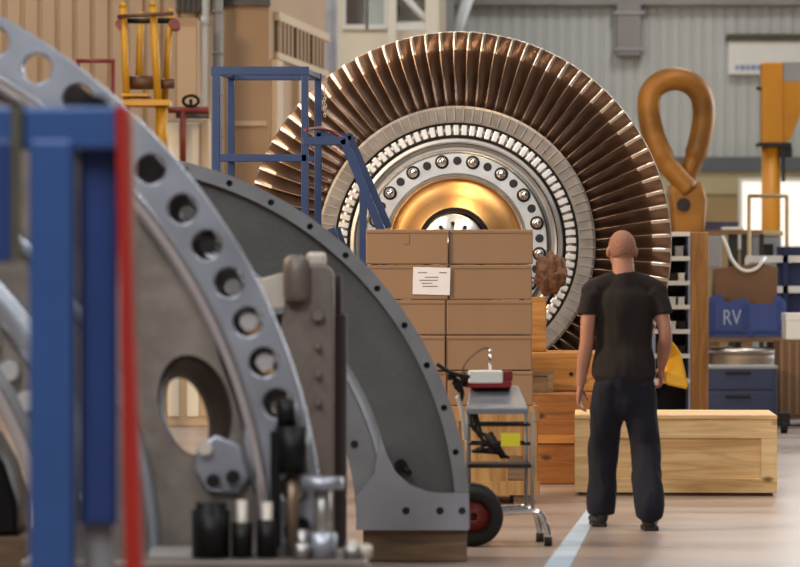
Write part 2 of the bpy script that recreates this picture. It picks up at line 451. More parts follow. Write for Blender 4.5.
bar(161,104,161,160,.06,'yellow','post',.1); bar(140,160,140,430,.07,'yellow','pedestal',.1)
b = B(); bx(b, X(132,YJ)-t.location.x, X(166,YJ)-t.location.x, .02, .18, Z(166,YJ), Z(158,YJ)); obj('bracket_arm', b, 'yellow', t, bevel=.01)
for px in (121,174):
    b = B(); a = rel(P(px,24,YJ),t); add_cyl(b, a+Vector((0,-.03,0)), a+Vector((0,.28,0)), .055, n=14); obj('end_hub', b, 'dark_red', t)
b = B(); bx(b, -.28,.08,-.1,.3,0,.04); obj('foot_plate', b, 'yellow', t, bevel=.01)

# red pipe gate with valve wheel, and cream cylinders behind it
YR = 35.2
t = thing('pale_cabinet', 'tall pale cabinet with narrow doors standing under the dark red pipe', 'cabinet', (X(187,YR),YR,0))
hc = Z(119,YR); x0, x1 = X(166,YR)-t.location.x, X(209,YR)-t.location.x
b = B(); bx(b, x0, x1, 0, .35, 0, hc); obj('body', b, 'tan_light', t, bevel=.01)
for a, c, m in ((168,179,'cream'),(187,199,'cream'),(201,208,'tan_light')):
    b = B(); bx(b, X(a,YR)-t.location.x, X(c,YR)-t.location.x, -.02, 0, .1, hc-.04); d = obj('door', b, m, t, bevel=.005)
    b = B(); add_cyl(b, (X(c,YR)-t.location.x-.02,-.035,1.9), (X(c,YR)-t.location.x-.02,-.035,2.05), .008, n=8); obj('handle', b, 'steel_dark', d)
YR = 35.0
t = thing('pipe_manifold', 'dark red pipe with a small handwheel fixed on top of pale cabinet', 'pipe', (X(184,YR),YR+.02,hc))
b = B(); add_cyl(b, rel(P(158,110,YR),t), rel(P(209,110,YR),t), .034, n=12); obj('rail', b, 'dark_red', t)
b = B(); add_cyl(b, rel(P(183,110,YR),t), rel(P(183,162,YR),t), .03, n=12); obj('drop_pipe', b, 'dark_red', t)
b = B(); c = rel(P(191,101,YR),t); add_tube(b, [c+Vector((.08*math.cos(k*PI/10),-.02,.055*math.sin(k*PI/10))) for k in range(20)], .017, 8, True); add_cyl(b, c-Vector((0,0,.1)), c+Vector((0,0,.02)), .018, n=10); obj('handwheel', b, 'black_steel', t)
b = B(); bx(b, X(176,YR)-t.location.x, X(209,YR)-t.location.x, -.03,.1, 0, Z(113,YR)-hc); obj('bracket', b, 'steel_dark', t, bevel=.01)
# red goal-shaped frame at far left
YG = 36.0
t = thing('red_frame', 'thin dark red tubular frame against the beige cladding', 'frame', (X(99,YG),YG,0))
for nm, px0, py0, px1, py1 in (('upright',113,61,113,420),('upright',78,61,78,420),('top_rail',76,61,115,61)):
    b = B(); a = rel(P(px0,py0,YG),t); c = rel(P(px1,py1,YG),t); a.z = max(a.z,0); c.z = max(c.z,0); add_cyl(b, a, c, .022, n=10); obj(nm, b, 'dark_red', t)

# ------------------------------------------------------------------ turbine rotor
YT = 27.0; s = F/YT
t = thing('turbine_rotor', 'large steam turbine rotor wheel with a full ring of brown blades', 'turbine rotor', (X(457,YT),YT,0), rz=math.radians(-4))
ZT = Z(245,YT)
def robj(name, bm, m, parent=None, bevel=0):
    o = obj(name, bm, m, parent or t, bevel)
    if parent is None: o.location = (0,0,ZT)
    return o
NB = 90
def n_back(k): return 18-k
def section(r):
    k = (r-1.09)/.6
    stag = math.radians(24+42*k)       # chord angle away from the axis
    chord = .19-.045*k; th = .034-.022*k; camb = .05-.045*k
    pts = []
    N = 9
    def pt(u, side):
        x = (u-.5)*chord
        tk = th*math.sqrt(max(u*(1-u),0))*1.9*(1-.45*u)
        y = camb*4*u*(1-u)*(1) + side*tk*.5 - camb*.5
        # axial (toward camera = -Y) at u=0
        ax = x*math.cos(stag)+y*math.sin(stag); tg = x*math.sin(stag)-y*math.cos(stag)
        return (tg, ax)
    for i in range(N+1): pts.append(pt(i/N, 1))
    for i in range(N-1, 0, -1): pts.append(pt(i/N, -1))
    return pts
stations = [1.08,1.16,1.26,1.36,1.46,1.545,1.56,1.63,1.685,1.692]
SHIELD = (0,1,2,n_back(1),n_back(2))
bb = B(); rings = []
for r in stations:
    sec = section(r); sc = 1 if r < 1.69 else .9
    rings.append([Vector((p[0]*sc, p[1]*sc, r)) for p in sec])
vr = ring_loft(bb, rings)
bb.verts.ensure_lookup_table()
n = len(rings[0])
bb.faces.ensure_lookup_table()
fi = 0
for i in range(len(rings)-1):
    for k in range(n):
        if i >= 5 and k in SHIELD: bb.faces[fi].material_index = 1
        fi += 1
proto = robj('blade', bb, ['blade','shield'])
# root platform
pb = proto
for k in range(NB):
    o = pb if k == 0 else pb.copy()
    if k: C.objects.link(o); o.parent = t
    o.rotation_euler = (0, 2*PI*(k+.3)/NB, 0)
# wheel discs (front faces towards -Y)
b = B(); add_lathe(b, [(.968,-.10),(1.08,-.105),(1.10,-.095),(1.10,.2),(.968,.2)], 180, smooth=False)
for k in range(NB):
    a = 2*PI*(k+.8)/NB
    c = Vector((1.04*math.sin(a), -.108, 1.04*math.cos(a))); add_box(b, c, (.006,.012,.115), Matrix.Rotation(a,3,'Y'), 1)
robj('blade_platform', b, ['steel_ring','steel_dull'])
b = B(); add_lathe(b, [(.05,-.03),(.99,-.03),(.99,.3),(.05,.3)], 128); robj('wheel_disc', b, 'gap')
b = B(); add_lathe(b, [(.862,-.07),(.95,-.07),(.95,0),(.862,0)], 180)
robj('root_ring', b, 'steel_dull')
b = B()
for k in range(NB):
    a = 2*PI*k/NB; c = Vector((.908*math.sin(a), -.085, .908*math.cos(a)))
    add_box(b, c, (.042,.03,.08), Matrix.Rotation(a,3,'Y'))
robj('locking_plates', b, 'steel_bright', bevel=.004)
b = B(); add_lathe(b, [(.73,-.12),(.745,-.13),(.752,-.105),(.775,-.105),(.778,-.125),(.795,-.13),(.80,-.1),(.812,-.1),(.815,-.115),(.84,-.11),(.848,-.09),(.848,-.02),(.73,-.02)], 160, smooth=False)
robj('seal_ring', b, 'steel_dull')
for r0, r1, y in ((.722,.731,-.118),(.776,.7815,-.112),(.799,.805,-.106),(.84,.846,-.1),(.95,.967,-.078),(.854,.863,-.078)):
    b = B(); add_lathe(b, [(r0,y),(r1,y),(r1,y+.08),(r0,y+.08)], 160, smooth=False); robj('groove_shade', b, 'gap')  # flush dark rings painted in for the shade inside the grooves
b = B(); add_lathe(b, [(.565,-.165),(.715,-.165),(.722,-.158),(.722,0),(.565,0)], 160, smooth=False)
bolt_ring = robj('bolt_ring', b, 'steel')
NN = 17
for k in range(NN):
    a = 2*PI*k/NN+math.radians(11.6); c = Vector((.662*math.sin(a), 0, .662*math.cos(a)))
    b = B(); b2 = Matrix.Translation(c)
    add_cyl(b, c+Vector((0,-.172,0)), c+Vector((0,-.16,0)), .055, n=20, mi=1)
    k0 = len(b.verts); add_disc_lathe(b, [(0,-.222),(.012,-.22),(.024,-.213),(.034,-.2),(.04,-.185),(.042,-.165),(0,-.165)], 20); b.verts.ensure_lookup_table()
    for v in list(b.verts)[k0:]: v.co += c
    obj('nut', b, ['chrome','gap'], bolt_ring)
    a2 = a+PI/NN; c = Vector((.662*math.sin(a2), 0, .662*math.cos(a2)))
    b = B(); add_cyl(b, c+Vector((0,-.17,0)), c+Vector((0,-.16,0)), .034, n=18); obj('dark_hole_disc', b, 'steel_dark', bolt_ring)  # dark disc painted in place of each small shaded hole
b = B(); add_lathe(b, [(.52,-.17),(.53,-.185),(.542,-.19),(.55,-.17),(.562,-.175),(.562,-.02),(.52,-.02)], 128, smooth=False); robj('inner_lip', b, 'steel_dull')
b = B(); add_lathe(b, [(.25,-.36),(.30,-.34),(.38,-.25),(.46,-.19),(.525,-.165),(.525,-.05),(.25,-.05)], 128); robj('orange_tint_cover', b, 'orange_tint')
b = B(); add_lathe(b, [(.255,-.40),(.285,-.40),(.29,-.38),(.29,-.2),(.255,-.2)], 96, smooth=False); robj('collar', b, 'black_steel')
b = B(); add_disc_lathe(b, [(0,-.62),(.10,-.62),(.105,-.60),(.225,-.60),(.235,-.59),(.235,.0),(0,.0)]); robj('shaft', b, 'steel')
b = B(); add_disc_lathe(b, [(0,.28),(.6,.28),(.5,.55),(.3,.6),(.3,2.2),(.24,2.2),(.24,2.9),(0,2.9)]); robj('rear_shaft', b, 'steel_dull')
b = B(); add_lathe(b, [(.3,.9),(.95,.9),(.95,1.1),(.3,1.1)], 96); robj('rear_disc', b, 'steel_dull')
for k in range(10):
    a = 2*PI*k/10; c = Vector((.16*math.sin(a), 0, .16*math.cos(a)))
    b = B(); add_cyl(b, c+Vector((0,-.615,0)), c+Vector((0,-.598,0)), .016, n=12); obj('shaft_bolt', b, 'steel_dark', t).location = (0,0,ZT)
b = B(); add_lathe(b, [(1.688,.085),(1.702,.085),(1.702,.1),(1.688,.1)], 180, smooth=False); robj('rear_hoop', b, 'shield')
# rear cradle
t2 = thing('rear_cradle', 'blue steel cradle under the shaft behind the turbine rotor', 'cradle', (X(457,YT)+.14,YT+2.0,0))
b = B(); bx(b, -.6,.6,-.25,.25,0,.12); obj('base', b, 'blue_rail', t2, bevel=.01)
b = B()
for sx in (-.42,.42): bx(b, sx-.08, sx+.08, -.15,.15, .12, 1.3)
obj('leg', b, 'blue_rail', t2, bevel=.01)
b = B(); bx(b, -.55,.55,-.18,.18,1.3,ZT-.312); obj('saddle', b, 'blue_rail', t2, bevel=.01)

# timber stand carrying the front of the rotor shaft
t = thing('timber_block', 'dark orange timber base block standing on the floor right of the trolley', 'timber', (X(540,25),25.2,0))
ox = t.location.x
zb = Z(393,24.65)
b = B(); bx(b, X(440,24.7)-ox, X(640,24.7)-ox, -.55, .7, 0, zb); obj('block', b, 'orange_wood_dark', t, bevel=.012)
b = B(); bx(b, X(505,25)-ox-.004, X(577,24.9)-ox, -.565, -.55, .3, .36); obj('batten', b, 'orange_wood', t)
t = thing('timber_block', 'lighter orange timber block lying on the dark timber base', 'timber', (X(570,25),25.2,zb))
b = B(); bx(b, X(505,25)-t.location.x, X(640,25)-t.location.x, -.2, .6, 0, Z(352,25)-zb); obj('block', b, 'orange_wood', t, bevel=.012)
b = B()
for x in (X(516,25)-t.location.x, X(571,25)-t.location.x): add_cyl(b, (x,-.21,.13), (x,-.195,.13), .015, n=10)
obj('nail_heads', b, 'steel_dark', t)
t = thing('timber_plank', 'upright orange plank standing on the timber block beside the boxes', 'timber', (X(538,25),25.2,Z(352,25)))
b = B(); bx(b, -.066, .066, -.1, .1, 0, Z(297,25)-Z(352,25)); obj('plank', b, 'orange_wood', t, bevel=.008)
t = thing('shaft_cradle', 'timber cradle supporting the front of the rotor shaft behind the boxes', 'cradle', (X(450,25.6),25.9,zb))
b = B(); bx(b, -.4,.35,-.3,.0,0,1.2-zb); obj('cradle_block', b, 'orange_wood_dark', t, bevel=.01)
b = B(); bx(b, -.28,.3,-.25,-.03,1.2-zb,ZT-.237-zb); obj('shaft_rest', b, 'orange_wood_dark', t)
# crumpled wrap
b = B()
bmesh.ops.create_icosphere(b, subdivisions=4, radius=1)
for v in b.verts:
    n = noise.noise(v.co*2.2+Vector((3,1,7)))*.22+noise.noise(v.co*6)*.10+.1*math.sin(v.co.x*9+v.co.z*2)
    v.co = v.co*(1+n); v.co = Vector((v.co.x*.118, v.co.y*.12, v.co.z*.155))
for f in b.faces: f.smooth = False
tag(obj('paper_bundle', b, 'wrap', loc=(X(550,25.2),25.2,Z(274,25.2))), 'crumpled brown packing paper bundle on top of the upright plank', 'paper bundle')
# small weathered box on the lower timber block
t = thing('weathered_box', 'small weathered open wooden box between the trolley and orange timber', 'box', (X(533,24.7),24.8,Z(393,24.65)))
w = .135
for nm, a in (('front_panel',(-w,w,-.09,-.07,.0,.145)),('back_panel',(-w,w,.07,.09,0,.145)),('side_panel',(-w,-w+.02,-.07,.07,0,.145)),('side_panel',(w-.02,w,-.07,.07,0,.145)),('bottom',(-w+.02,w-.02,-.07,.07,0,.02))):
    b = B(); bx(b, *a); obj(nm, b, 'old_wood', t)
b = B(); bx(b, -w-.012, w+.012, -.105, -.09, .125, .16); bx(b, -w-.012,-w+.03,-.105,-.09,0,.125); bx(b, w-.03,w+.012,-.105,-.09,0,.125); obj('rim', b, 'old_wood', t)

# ------------------------------------------------------------------ blue access platform
YP = 24.0
t = thing('access_platform', 'blue steel access platform with guard rails and steep steps', 'access platform', (X(268,YP),YP,0))
def tube_part(nm, pts, r, m='blue_rail', dy=0, n=10, sq=True):
    b = B()
    pp = []
    for px, py, yy in pts:
        q = P(px,py,YP+yy); q.z = max(q.z, 0); pp.append(rel(q,t))
    for i in range(len(pp)-1):
        a, c = pp[i], pp[i+1]; d = c-a; u, v = frame_for(d)
        if sq:
            rot = Matrix((u, v, d.normalized())).transposed()
            add_box(b, (a+c)/2, (2*r, 2*r, d.length+r), rot)
        else: add_cyl(b, a, c, r, n=n)
    return obj(nm, b, m, t, bevel=.004 if sq else 0)
D = 0.9
tube_part('post', [(216,70,0),(216,497,0)], .028); tube_part('post', [(305,70,0),(305,497,0)], .026)
tube_part('post', [(231,76,D),(231,484,D)], .026); tube_part('post', [(318,76,D),(318,484,D)], .026)
tube_part('top_rail', [(213,71,0),(307,71,0)], .03); tube_part('top_rail', [(230,77,D),(320,77,D)], .024)
tube_part('top_rail', [(216,70,0),(231,76,D)], .022); tube_part('top_rail', [(305,71,0),(318,77,D)], .02)
tube_part('mid_rail', [(216,158,0),(305,158,0)], .026); tube_part('mid_rail', [(231,159,D),(318,159,D)], .02); tube_part('mid_rail', [(216,158,0),(231,159,D)], .02)
tube_part('hand_rail', [(305,141,0),(344,141,0),(385,240,0)], .03)
tube_part('hand_rail', [(318,136,D),(350,137,D),(388,226,D)], .026)
tube_part('stringer', [(330,232,.06),(412,470,.06)], .045)
tube_part('stringer', [(335,232,D-.06),(415,455,D-.06)], .045)
tube_part('rail_post', [(363,187,0),(363,330,0)], .026)
tube_part('rail_post', [(384,232,0),(384,390,0)], .024)
b = B(); q0 = rel(P(213,232,YP),t); q1 = rel(P(332,232,YP),t)
bx(b, q0.x, q1.x, -.03, D+.03, q0.z-.05, q0.z); obj('deck', b, 'steel_dark', t)
for k in range(6):
    b = B(); f = (k+1)/7; px = 330+82*f; py = 232+238*f; q = rel(P(px,py,YP+.06),t); bx(b, q.x-.1, q.x+.12, .06, D-.06, q.z-.02, q.z+.015); obj('step', b, 'steel_dark', t)
b = B(); add_tube(b, smooth_path([rel(P(305,130,YP-.03),t), rel(P(320,128,YP+.3),t), rel(P(332,132,YP+.5),t), rel(P(346,140,YP+.3),t)]), .012, 8); obj('cable', b, 'dark_red', t)
b = B()
for k in range(12): 
    c = rel(P(326-((k*7)%5)*.6, 80+k*3.2, YP+.86),t); add_tube(b, [c+Vector((.008*math.cos(j*PI/4),(.0 if k%2 else .004),.016*math.sin(j*PI/4))) for j in range(8)], .003, 6, True)
obj('safety_chain', b, 'steel_dull', t)

# ------------------------------------------------------------------ plywood crate and the cardboard stack
YC = 22.4
t = thing('plywood_crate', 'tall plywood crate beneath the cardboard stack, behind the trolley', 'crate', (X(452,YC),YC+.4,0))
w = (X(538,YC)-X(366,YC))/2; hC = Z(406,YC)
b = B(); bx(b, -w, w, -.4, .4, .06, hC); obj('panels', b, 'crate_wood', t, bevel=.004)
b = B(); bx(b, -w-.01, w+.01, -.425, -.4, hC-.1, hC); bx(b, -w-.01, w+.01, -.425, -.4, .06, .15); obj('rail', b, 'crate_wood', t)
for x in (-w+.04, 0, w-.05):
    b = B(); bx(b, x-.045, x+.045, -.42, -.4, .15, hC-.1); obj('batten', b, 'crate_wood', t)
for x in (-w+.1, 0, w-.1):
    b = B(); bx(b, x-.06, x+.06, -.4, .4, 0, .06); obj('skid', b, 'old_wood', t)
b = B(); bx(b, w-.2, w-.06, -.405, -.399, .16, .32); obj('stencil_patch', b, 'old_wood', t)
rows = ['top', 'second', 'third', 'fourth', 'bottom']
hb = (Z(229,YC)-hC)/5
seam = [448.5, 448.5, 446, 445.5, 447]
for r in range(5):
    z0 = hC+(4-r)*hb
    for sd in (0,1):
        px0, px1 = (366+[0,1,.5,0,1][r], seam[r]-.6) if sd == 0 else (seam[r]+.6, 533-[0,1,.5,1,0][r])
        lab = '%s cardboard box of the %s column, %s' % ('closed brown' if r else 'plain tan', 'left' if sd == 0 else 'right',
              ['at the top of the stack','in the second row down','in the third row down','in the fourth row down','resting on the plywood crate'][r])
        if r == 1 and sd == 0: lab = 'brown cardboard box bearing the white paper shipping sheet'
        tt = thing('cardboard_box', lab, 'cardboard box', (X((px0+px1)/2,YC),YC+.24+random.uniform(-.012,.012),z0), 'cardboard boxes on the plywood crate')
        ww = (X(px1,YC)-X(px0,YC))/2
        b = B(); bx(b, -ww, ww, -.22, .22, .003, hb-.003); obj('carton', b, 'cardboard', tt, bevel=.006)
        b = B(); bx(b, -ww*.98, ww*.98, -.2215, -.2195, hb-.03, hb-.024); obj('flap_crease', b, 'card_dark', tt)
        b = B(); bx(b, -ww-.001, ww+.001, -.03, .03, hb-.004, hb-.0015); bx(b, -ww-.0015, -ww, -.03, .03, hb-.08, hb-.002); obj('tape', b, 'tape', tt)
        if r == 1 and sd == 0: sheetbox = tt
        if r == 0 and sd == 0:
            b = B(); bx(b, -.02, .015, -.2225, -.22, hb-.1, hb-.035); obj('tape_tab', b, 'tape', tt)
lx = X(431.5,YC)-sheetbox.location.x; lz = Z(295,YC)-sheetbox.location.z
b = B(); add_box(b, (0,0,.092), (.245,.003,.18), Matrix.Rotation(math.radians(1.5),3,'Y')); sh = obj('shipping_label', b, 'paper', sheetbox, loc=(lx,-.2235,lz)); sh['label'] = 'white printed paper shipping label'
b = B()
for x, z, ww in ((.0,.115,.09),(-.02,.095,.12),(-.03,.075,.07),(-.01,.055,.10),(.075,.145,.05),(-.06,.145,.06)): bx(b, x-ww/2, x+ww/2, -.0028, -.001, z, z+.005)
obj('printed_lines', b, 'ink', sh)

# ------------------------------------------------------------------ trolley
YW = 18.75; 
t = thing('tool_trolley', 'grey tool trolley with a sloping tray, wire rails and rubber wheel', 'trolley', (X(500,YW),YW,0))
ox = t.location.x
def tx(px): return X(px,YW)-ox
zt0 = Z(408,YW)
b = B(); 
vv = [(tx(466),-.02,zt0),(tx(528),-.02,zt0),(tx(520),.28,Z(387,YW)),(tx(472),.28,Z(387,YW))]
top = [b.verts.new(p) for p in vv]; bot = [b.verts.new((p[0],p[1],p[2]-.035)) for p in vv]
b.faces.new(top); b.faces.new(bot[::-1])
for i in range(4): b.faces.new((top[i],bot[i],bot[(i+1)%4],top[(i+1)%4]))
obj('tray', b, 'clear_grey', t, bevel=.006)
for px, y in ((467,0),(532,0),(470,.28),(528,.28)):
    b = B(); add_cyl(b, (tx(px),y,Z(513,YW)), (tx(px),y,zt0-.02), .011, n=10); obj('post', b, 'pipe_grey', t)
for nm, py in (('wire_rail',425),('wire_rail',444)):
    b = B(); add_cyl(b, (tx(466),0,Z(py,YW)), (tx(533),0,Z(py,YW)), .007, n=8); add_cyl(b, (tx(470),.28,Z(py,YW)), (tx(528),.28,Z(py,YW)), .006, n=8)
    for a, c in ((467,470),(532,528)): add_cyl(b, (tx(a),0,Z(py,YW)), (tx(c),.28,Z(py,YW)), .006, n=8)
    obj(nm, b, 'black_steel', t)
b = B(); bx(b, tx(466), tx(533), -.01, .29, Z(468,YW), Z(464,YW)); obj('shelf', b, 'steel_dark', t)
b = B(); add_tube(b, smooth_path([(tx(486),-.02,Z(513,YW)),(tx(510),-.02,Z(512,YW)),(tx(530),-.02,Z(511,YW)),(tx(541),-.02,Z(515,YW)),(tx(547),-.02,Z(530,YW)),(tx(548),-.02,.012)]), .018, 12); obj('front_leg', b, 'chrome', t)
b = B(); add_tube(b, smooth_path([(tx(486),.28,Z(513,YW)),(tx(510),.28,Z(512,YW)),(tx(526),.28,Z(511,YW)),(tx(536),.28,Z(515,YW)),(tx(541),.28,Z(530,YW)),(tx(542),.28,.012)]), .018, 12); obj('front_leg', b, 'chrome', t)
for y in (-.02,.28):
    b = B(); px = 548 if y < 0 else 542; add_cyl(b, (tx(px),y,0), (tx(px),y,.05), .022, n=12); obj('foot_cap', b, 'rubber', t)
def lathe_at(bm, prof, c, n=40, mi=0):
    k = len(bm.verts); add_lathe(bm, prof, n, mi=mi); bm.verts.ensure_lookup_table()
    for v in list(bm.verts)[k:]: v.co += Vector(c)
for y in (-.06,.32):
    c = (tx(473), y, .166)
    b = B(); lathe_at(b, [(.09,-.035),(.125,-.045),(.158,-.03),(.166,0),(.158,.03),(.125,.045),(.09,.035)], c); wl = obj('wheel', b, 'rubber', t)
    b = B(); lathe_at(b, [(.02,-.05),(.04,-.05),(.05,-.02),(.092,-.022),(.092,.022),(.05,.02),(.04,.05),(.02,.05)], c); obj('hub', b, 'dark_red', wl)
b = B(); add_cyl(b, (tx(473),-.11,.166), (tx(473),.37,.166), .012, n=10); obj('axle', b, 'steel_dark', t)
b = B(); add_cyl(b, (tx(473),-.02,.166), (tx(486),-.02,Z(513,YW)), .014, n=8); add_cyl(b, (tx(473),.28,.166), (tx(486),.28,Z(513,YW)), .014, n=8); obj('axle_bracket', b, 'steel_dark', t)
# hoses hung in the trolley basket
b = B()
for k in range(3):
    add_tube(b, smooth_path([(tx(470+k*3),.08,Z(412,YW)),(tx(474+k*4),.06,Z(430+4*k,YW)),(tx(490-4*k),.07,Z(438+6*k,YW)),(tx(477-2*k),.09,Z(452,YW)),(tx(488+5*k),.1,Z(446+4*k,YW)),(tx(504+3*k),.1,Z(459,YW))]), .009, 8)
add_cyl(b, (tx(488),.07,Z(434,YW)), (tx(504),.07,Z(458,YW)), .028, .018, n=12)
tag(obj('hose_coil', b, 'rubber'), 'tangled black hoses with a nozzle in the trolley basket', 'hose').location = t.location
b = B(); bx(b, tx(501), tx(520), -.016, -.009, Z(446,YW), Z(433,YW)); obj('yellow_tag', b, 'label_y', t)['label'] = 'bright yellow tag on the trolley rail'
# red device with white cover on the tray
t3 = thing('battery_charger', 'red device with white lid lying on the trolley tray', 'device', (X(490,YW),YW+.2,Z(389.6,YW)))
w = .125
b = B(); bx(b, -w, w, -.05, .06, 0.005, .045); obj('red_case', b, mat('case_red', (134,26,30), .4), t3, bevel=.008)
b = B(); bx(b, -w+.01, w-.05, -.055, .05, .03, .102); obj('white_lid', b, 'white', t3, bevel=.008)
b = B(); bx(b, w-.045, w+.005, -.052, .05, .045, .1); obj('red_end', b, mat('end_red', (120,24,26), .4), t3, bevel=.006)
b = B(); a = Vector((.005,0,.1)); add_cyl(b, a, a+Vector((0,0,.12)), .008, n=10); obj('rod', b, 'chrome', t3)
b = B(); add_tube(b, smooth_path([a+Vector((0,0,.12)), a+Vector((-.035,0,.125)), a+Vector((-.09,.0,.09)), a+Vector((-.14,.01,.035)), a+Vector((-.16,.02,-.03)), a+Vector((-.20,.02,-.02))]), .005, 8); obj('cord', b, 'brown_drum', t3)
# black clamp tools hung on the trolley's left end
b = B(); add_tube(b, smooth_path([P(px,py,YW-.07+d) for px,py,d in [(457,396,0),(460,404,0),(463,418,0),(465,440,0)]]), .012, 10)
tag(obj('pry_bar', b, 'steel_bright'), 'bright steel bar standing against the left edge of the trolley', 'bar')
t = thing('power_tool', 'black power tool with a long handle at the trolley left corner', 'power tool', P(458,384,YW-.02))
b = B()
for k in range(5):
    c = rel(P(452+3.2*k+(k%2)*2, 377+5.5*(k%3), YW+.03*k-.05),t); add_box(b, c, (.05,.04,.035+.01*(k%2)), Matrix.Rotation(.4*k,3,'Y'))
add_tube(b, smooth_path([rel(q,t) for q in (P(448,370,YW-.05),P(456,380,YW-.03),P(462,392,YW+.0),P(460,402,YW))]), .014, 8)
obj('tool_body', b, 'black_steel', t, bevel=.006)
b = B(); add_tube(b, smooth_path([rel(P(px,py,YW-.09),t) for px,py in ((437,364),(446,370),(456,374),(470,377))]), .012, 10); obj('handle', b, 'black_steel', t)

# ------------------------------------------------------------------ the grey half casing
YH = 17.6; s = F/YH
cx, cz = X(100,YH), Z(522,YH); base = Z(530,YH)
R0, RI, RF = 370/s, 284/s, 356/s
t = thing('half_casing', 'large dark grey half casing standing upright on timber behind the bright ring', 'turbine casing', (cx,YH,base))
off = Vector((0,0,cz-base))
def hobj(name, bm, m, bevel=0):
    o = obj(name, bm, m, t, bevel); o.location = off; return o
LO = -(cz-base)          # local z of the base
import math as _m
a_end = 91.0
holes = [circ((362.5/s)*math.sin(math.radians(a)), (362.5/s)*math.cos(math.radians(a)), .017, 14) for a in [6.4+7.25*k for k in range(-11,12)] if abs(a) < 84]
b = B(); add_plate(b, [arc(R0,-a_end,a_end,90)+arc(RF,a_end,-a_end,90)]+holes, 0, .05); hobj('rim_flange', b, 'cast_flange')
b = B(); add_plate(b, [arc(RF+.01,-90,90,90)+arc(RI-.01,90,-90,90)], .06, .11); hobj('web', b, 'cast')
b = B(); add_lathe(b, [(R0-.004,.05),(R0-.004,.42),(R0-.06,.42),(R0-.06,.05)], 120, a0=-PI/2, a1=PI/2); hobj('outer_shell', b, 'cast')
b = B(); add_lathe(b, [(RI+.005,.0),(RI+.03,.055),(RI+.05,.06),(RI+.05,.4),(RI-.0,.4),(RI-.0,.02)], 120, a0=-PI/2, a1=PI/2); hobj('bore_bevel', b, mat('casing_bevel', (196,200,208), .35, .6))
r2 = 256/s
holes = [circ((266/s)*math.sin(math.radians(a)), (266/s)*math.cos(math.radians(a)), .02, 14) for a in [86-13*k for k in range(14)]]
b = B(); add_plate(b, [arc(RI-.002,-90,90,90)+arc(r2,90,-90,90)], .02, .1); hobj('bore_flange', b, 'cast_flange')
for a in [86-13*k for k in range(14)]:
    b = B(); c = Vector(((266/s)*math.sin(math.radians(a)), .02, (266/s)*math.cos(math.radians(a)))); add_cyl(b, c, c+Vector((0,-.008,0)), .02, n=12); hobj('bolt', b, 'steel_dark')  # flat dark discs stand in for the shaded holes of this flange
for sg in (1,-1):
    b = B(); hgt = LO+37/s
    xo = R0-.006; xi = RI-.02
    fil = [(xi+.0, hgt+.30),(xi+.035,hgt+.2),(xi+.08,hgt+.11),(xi+.15,hgt+.045),(xi+.25,hgt+.006),(xi+.3,hgt)]
    lp = [(r2,LO),(xo,LO),(xo,hgt)]+fil[::-1]+[(xi-.03,hgt+.1),(r2,hgt-.02)]
    lp = [(sg*p[0],p[1]) for p in lp]
    hh = [circ(sg*q/s, LO+.10, .02, 14) for q in (306, 340, 362)]
    add_plate(b, [lp]+hh, -.02, .06)
    hobj('split_flange', b, 'cast_foot')
for x0_, x1_ in ((RI-.1,R0-.02),(-R0+.02,-RI+.1)):
    b = B(); bx(b, x0_, x1_, .06, .42, LO, LO+.09); hobj('flange_bed', b, 'cast_foot')
b = B(); add_plate(b, [arc(RF-.002,40,66,20)+[(RI+.16,.62),(RI-.02,.95)]], .052, .062); b.free()
# stud heads on the foot
for q in (306, 340, 362):
    b = B(); add_cyl(b, (q/s,-.012,LO+.10), (q/s,.0,LO+.10), .016, n=12); hobj('bolt', b, 'steel_dark')
b = B(); c = Vector((301/s,.055,LO+.33)); add_cyl(b, c, c+Vector((0,-.05,.0)), .035, n=14); add_cyl(b, c+Vector((0,-.04,0)), c+Vector((.05,-.06,-.04)), .014, n=10); hobj('lifting_stud', b, 'black_steel')
# timber bearers under the casing
for k, (px, lab) in enumerate(((-195,'brown timber bearer under the far left end of the half casing'),(415,'brown timber bearer under the right foot of the half casing'))):
    b = B(); bx(b, -.27,.27, .0,.36, 0, base); tag(obj('timber_bearer', b, 'old_wood', loc=(X(px,YH)-.0,YH+.03,0), bevel=.01), lab, 'timber')

# ------------------------------------------------------------------ upright slab segment with lug (mid foreground)
YV = 15.5
t = thing('diaphragm_segment', 'grey-brown upright steel segment with a rounded lifting lug on its top', 'machine part', (X(312,YV),YV,0))
ox = t.location.x
def vx(px): return X(px,YV)-ox
z1 = Z(265,YV)
b = B()
lp = [(vx(268),0),(vx(334),0),(vx(334),z1-.05),(vx(331),z1-.015),(vx(326),z1),(vx(299),z1),(vx(286),z1-.14),(vx(272),z1-.55)]
add_plate(b, [lp], 0, .16, bevel=.012); obj('front_plate', b, 'slab', t)
b = B(); bx(b, vx(272), vx(346), .16, .30, 0, Z(314,YV)); bx(b, vx(300), vx(341), .16, .26, Z(314,YV), z1-.04); obj('back_plate', b, 'slab_dark', t, bevel=.01)
b = B(); 
pp = [(vx(296.5),-.03,z1-.16),(vx(296.5),-.04,z1-.1),(vx(296.5),-.04,z1-.02),(vx(297),-.02,z1+.02)]
add_tube(b, smooth_path(pp), [.02]+[.055]*2+[.06]*14+[.055,.03][:2], 16); obj('lifting_lug', b, 'slab', t)
b = B(); bx(b, vx(306), vx(326), .02,.12, z1-.01, Z(252,YV)); obj('top_block', b, 'slab_light', t, bevel=.02)
b = B()
add_plate(b, [[(vx(256),Z(280,YV)),(vx(285),Z(272,YV)),(vx(285),Z(308,YV)),(vx(272),Z(309,YV))]], .02, .12, bevel=.006); obj('side_block', b, 'slab_light', t)
for py in (315,346,374,402,470):
    b = B(); c = Vector((vx(318),-.0,Z(py,YV))); add_cyl(b, c, c+Vector((0,-.05,0)), .03 if py == 315 else .018, .026 if py==315 else .014, n=12); obj('bolt', b, 'slab', t)

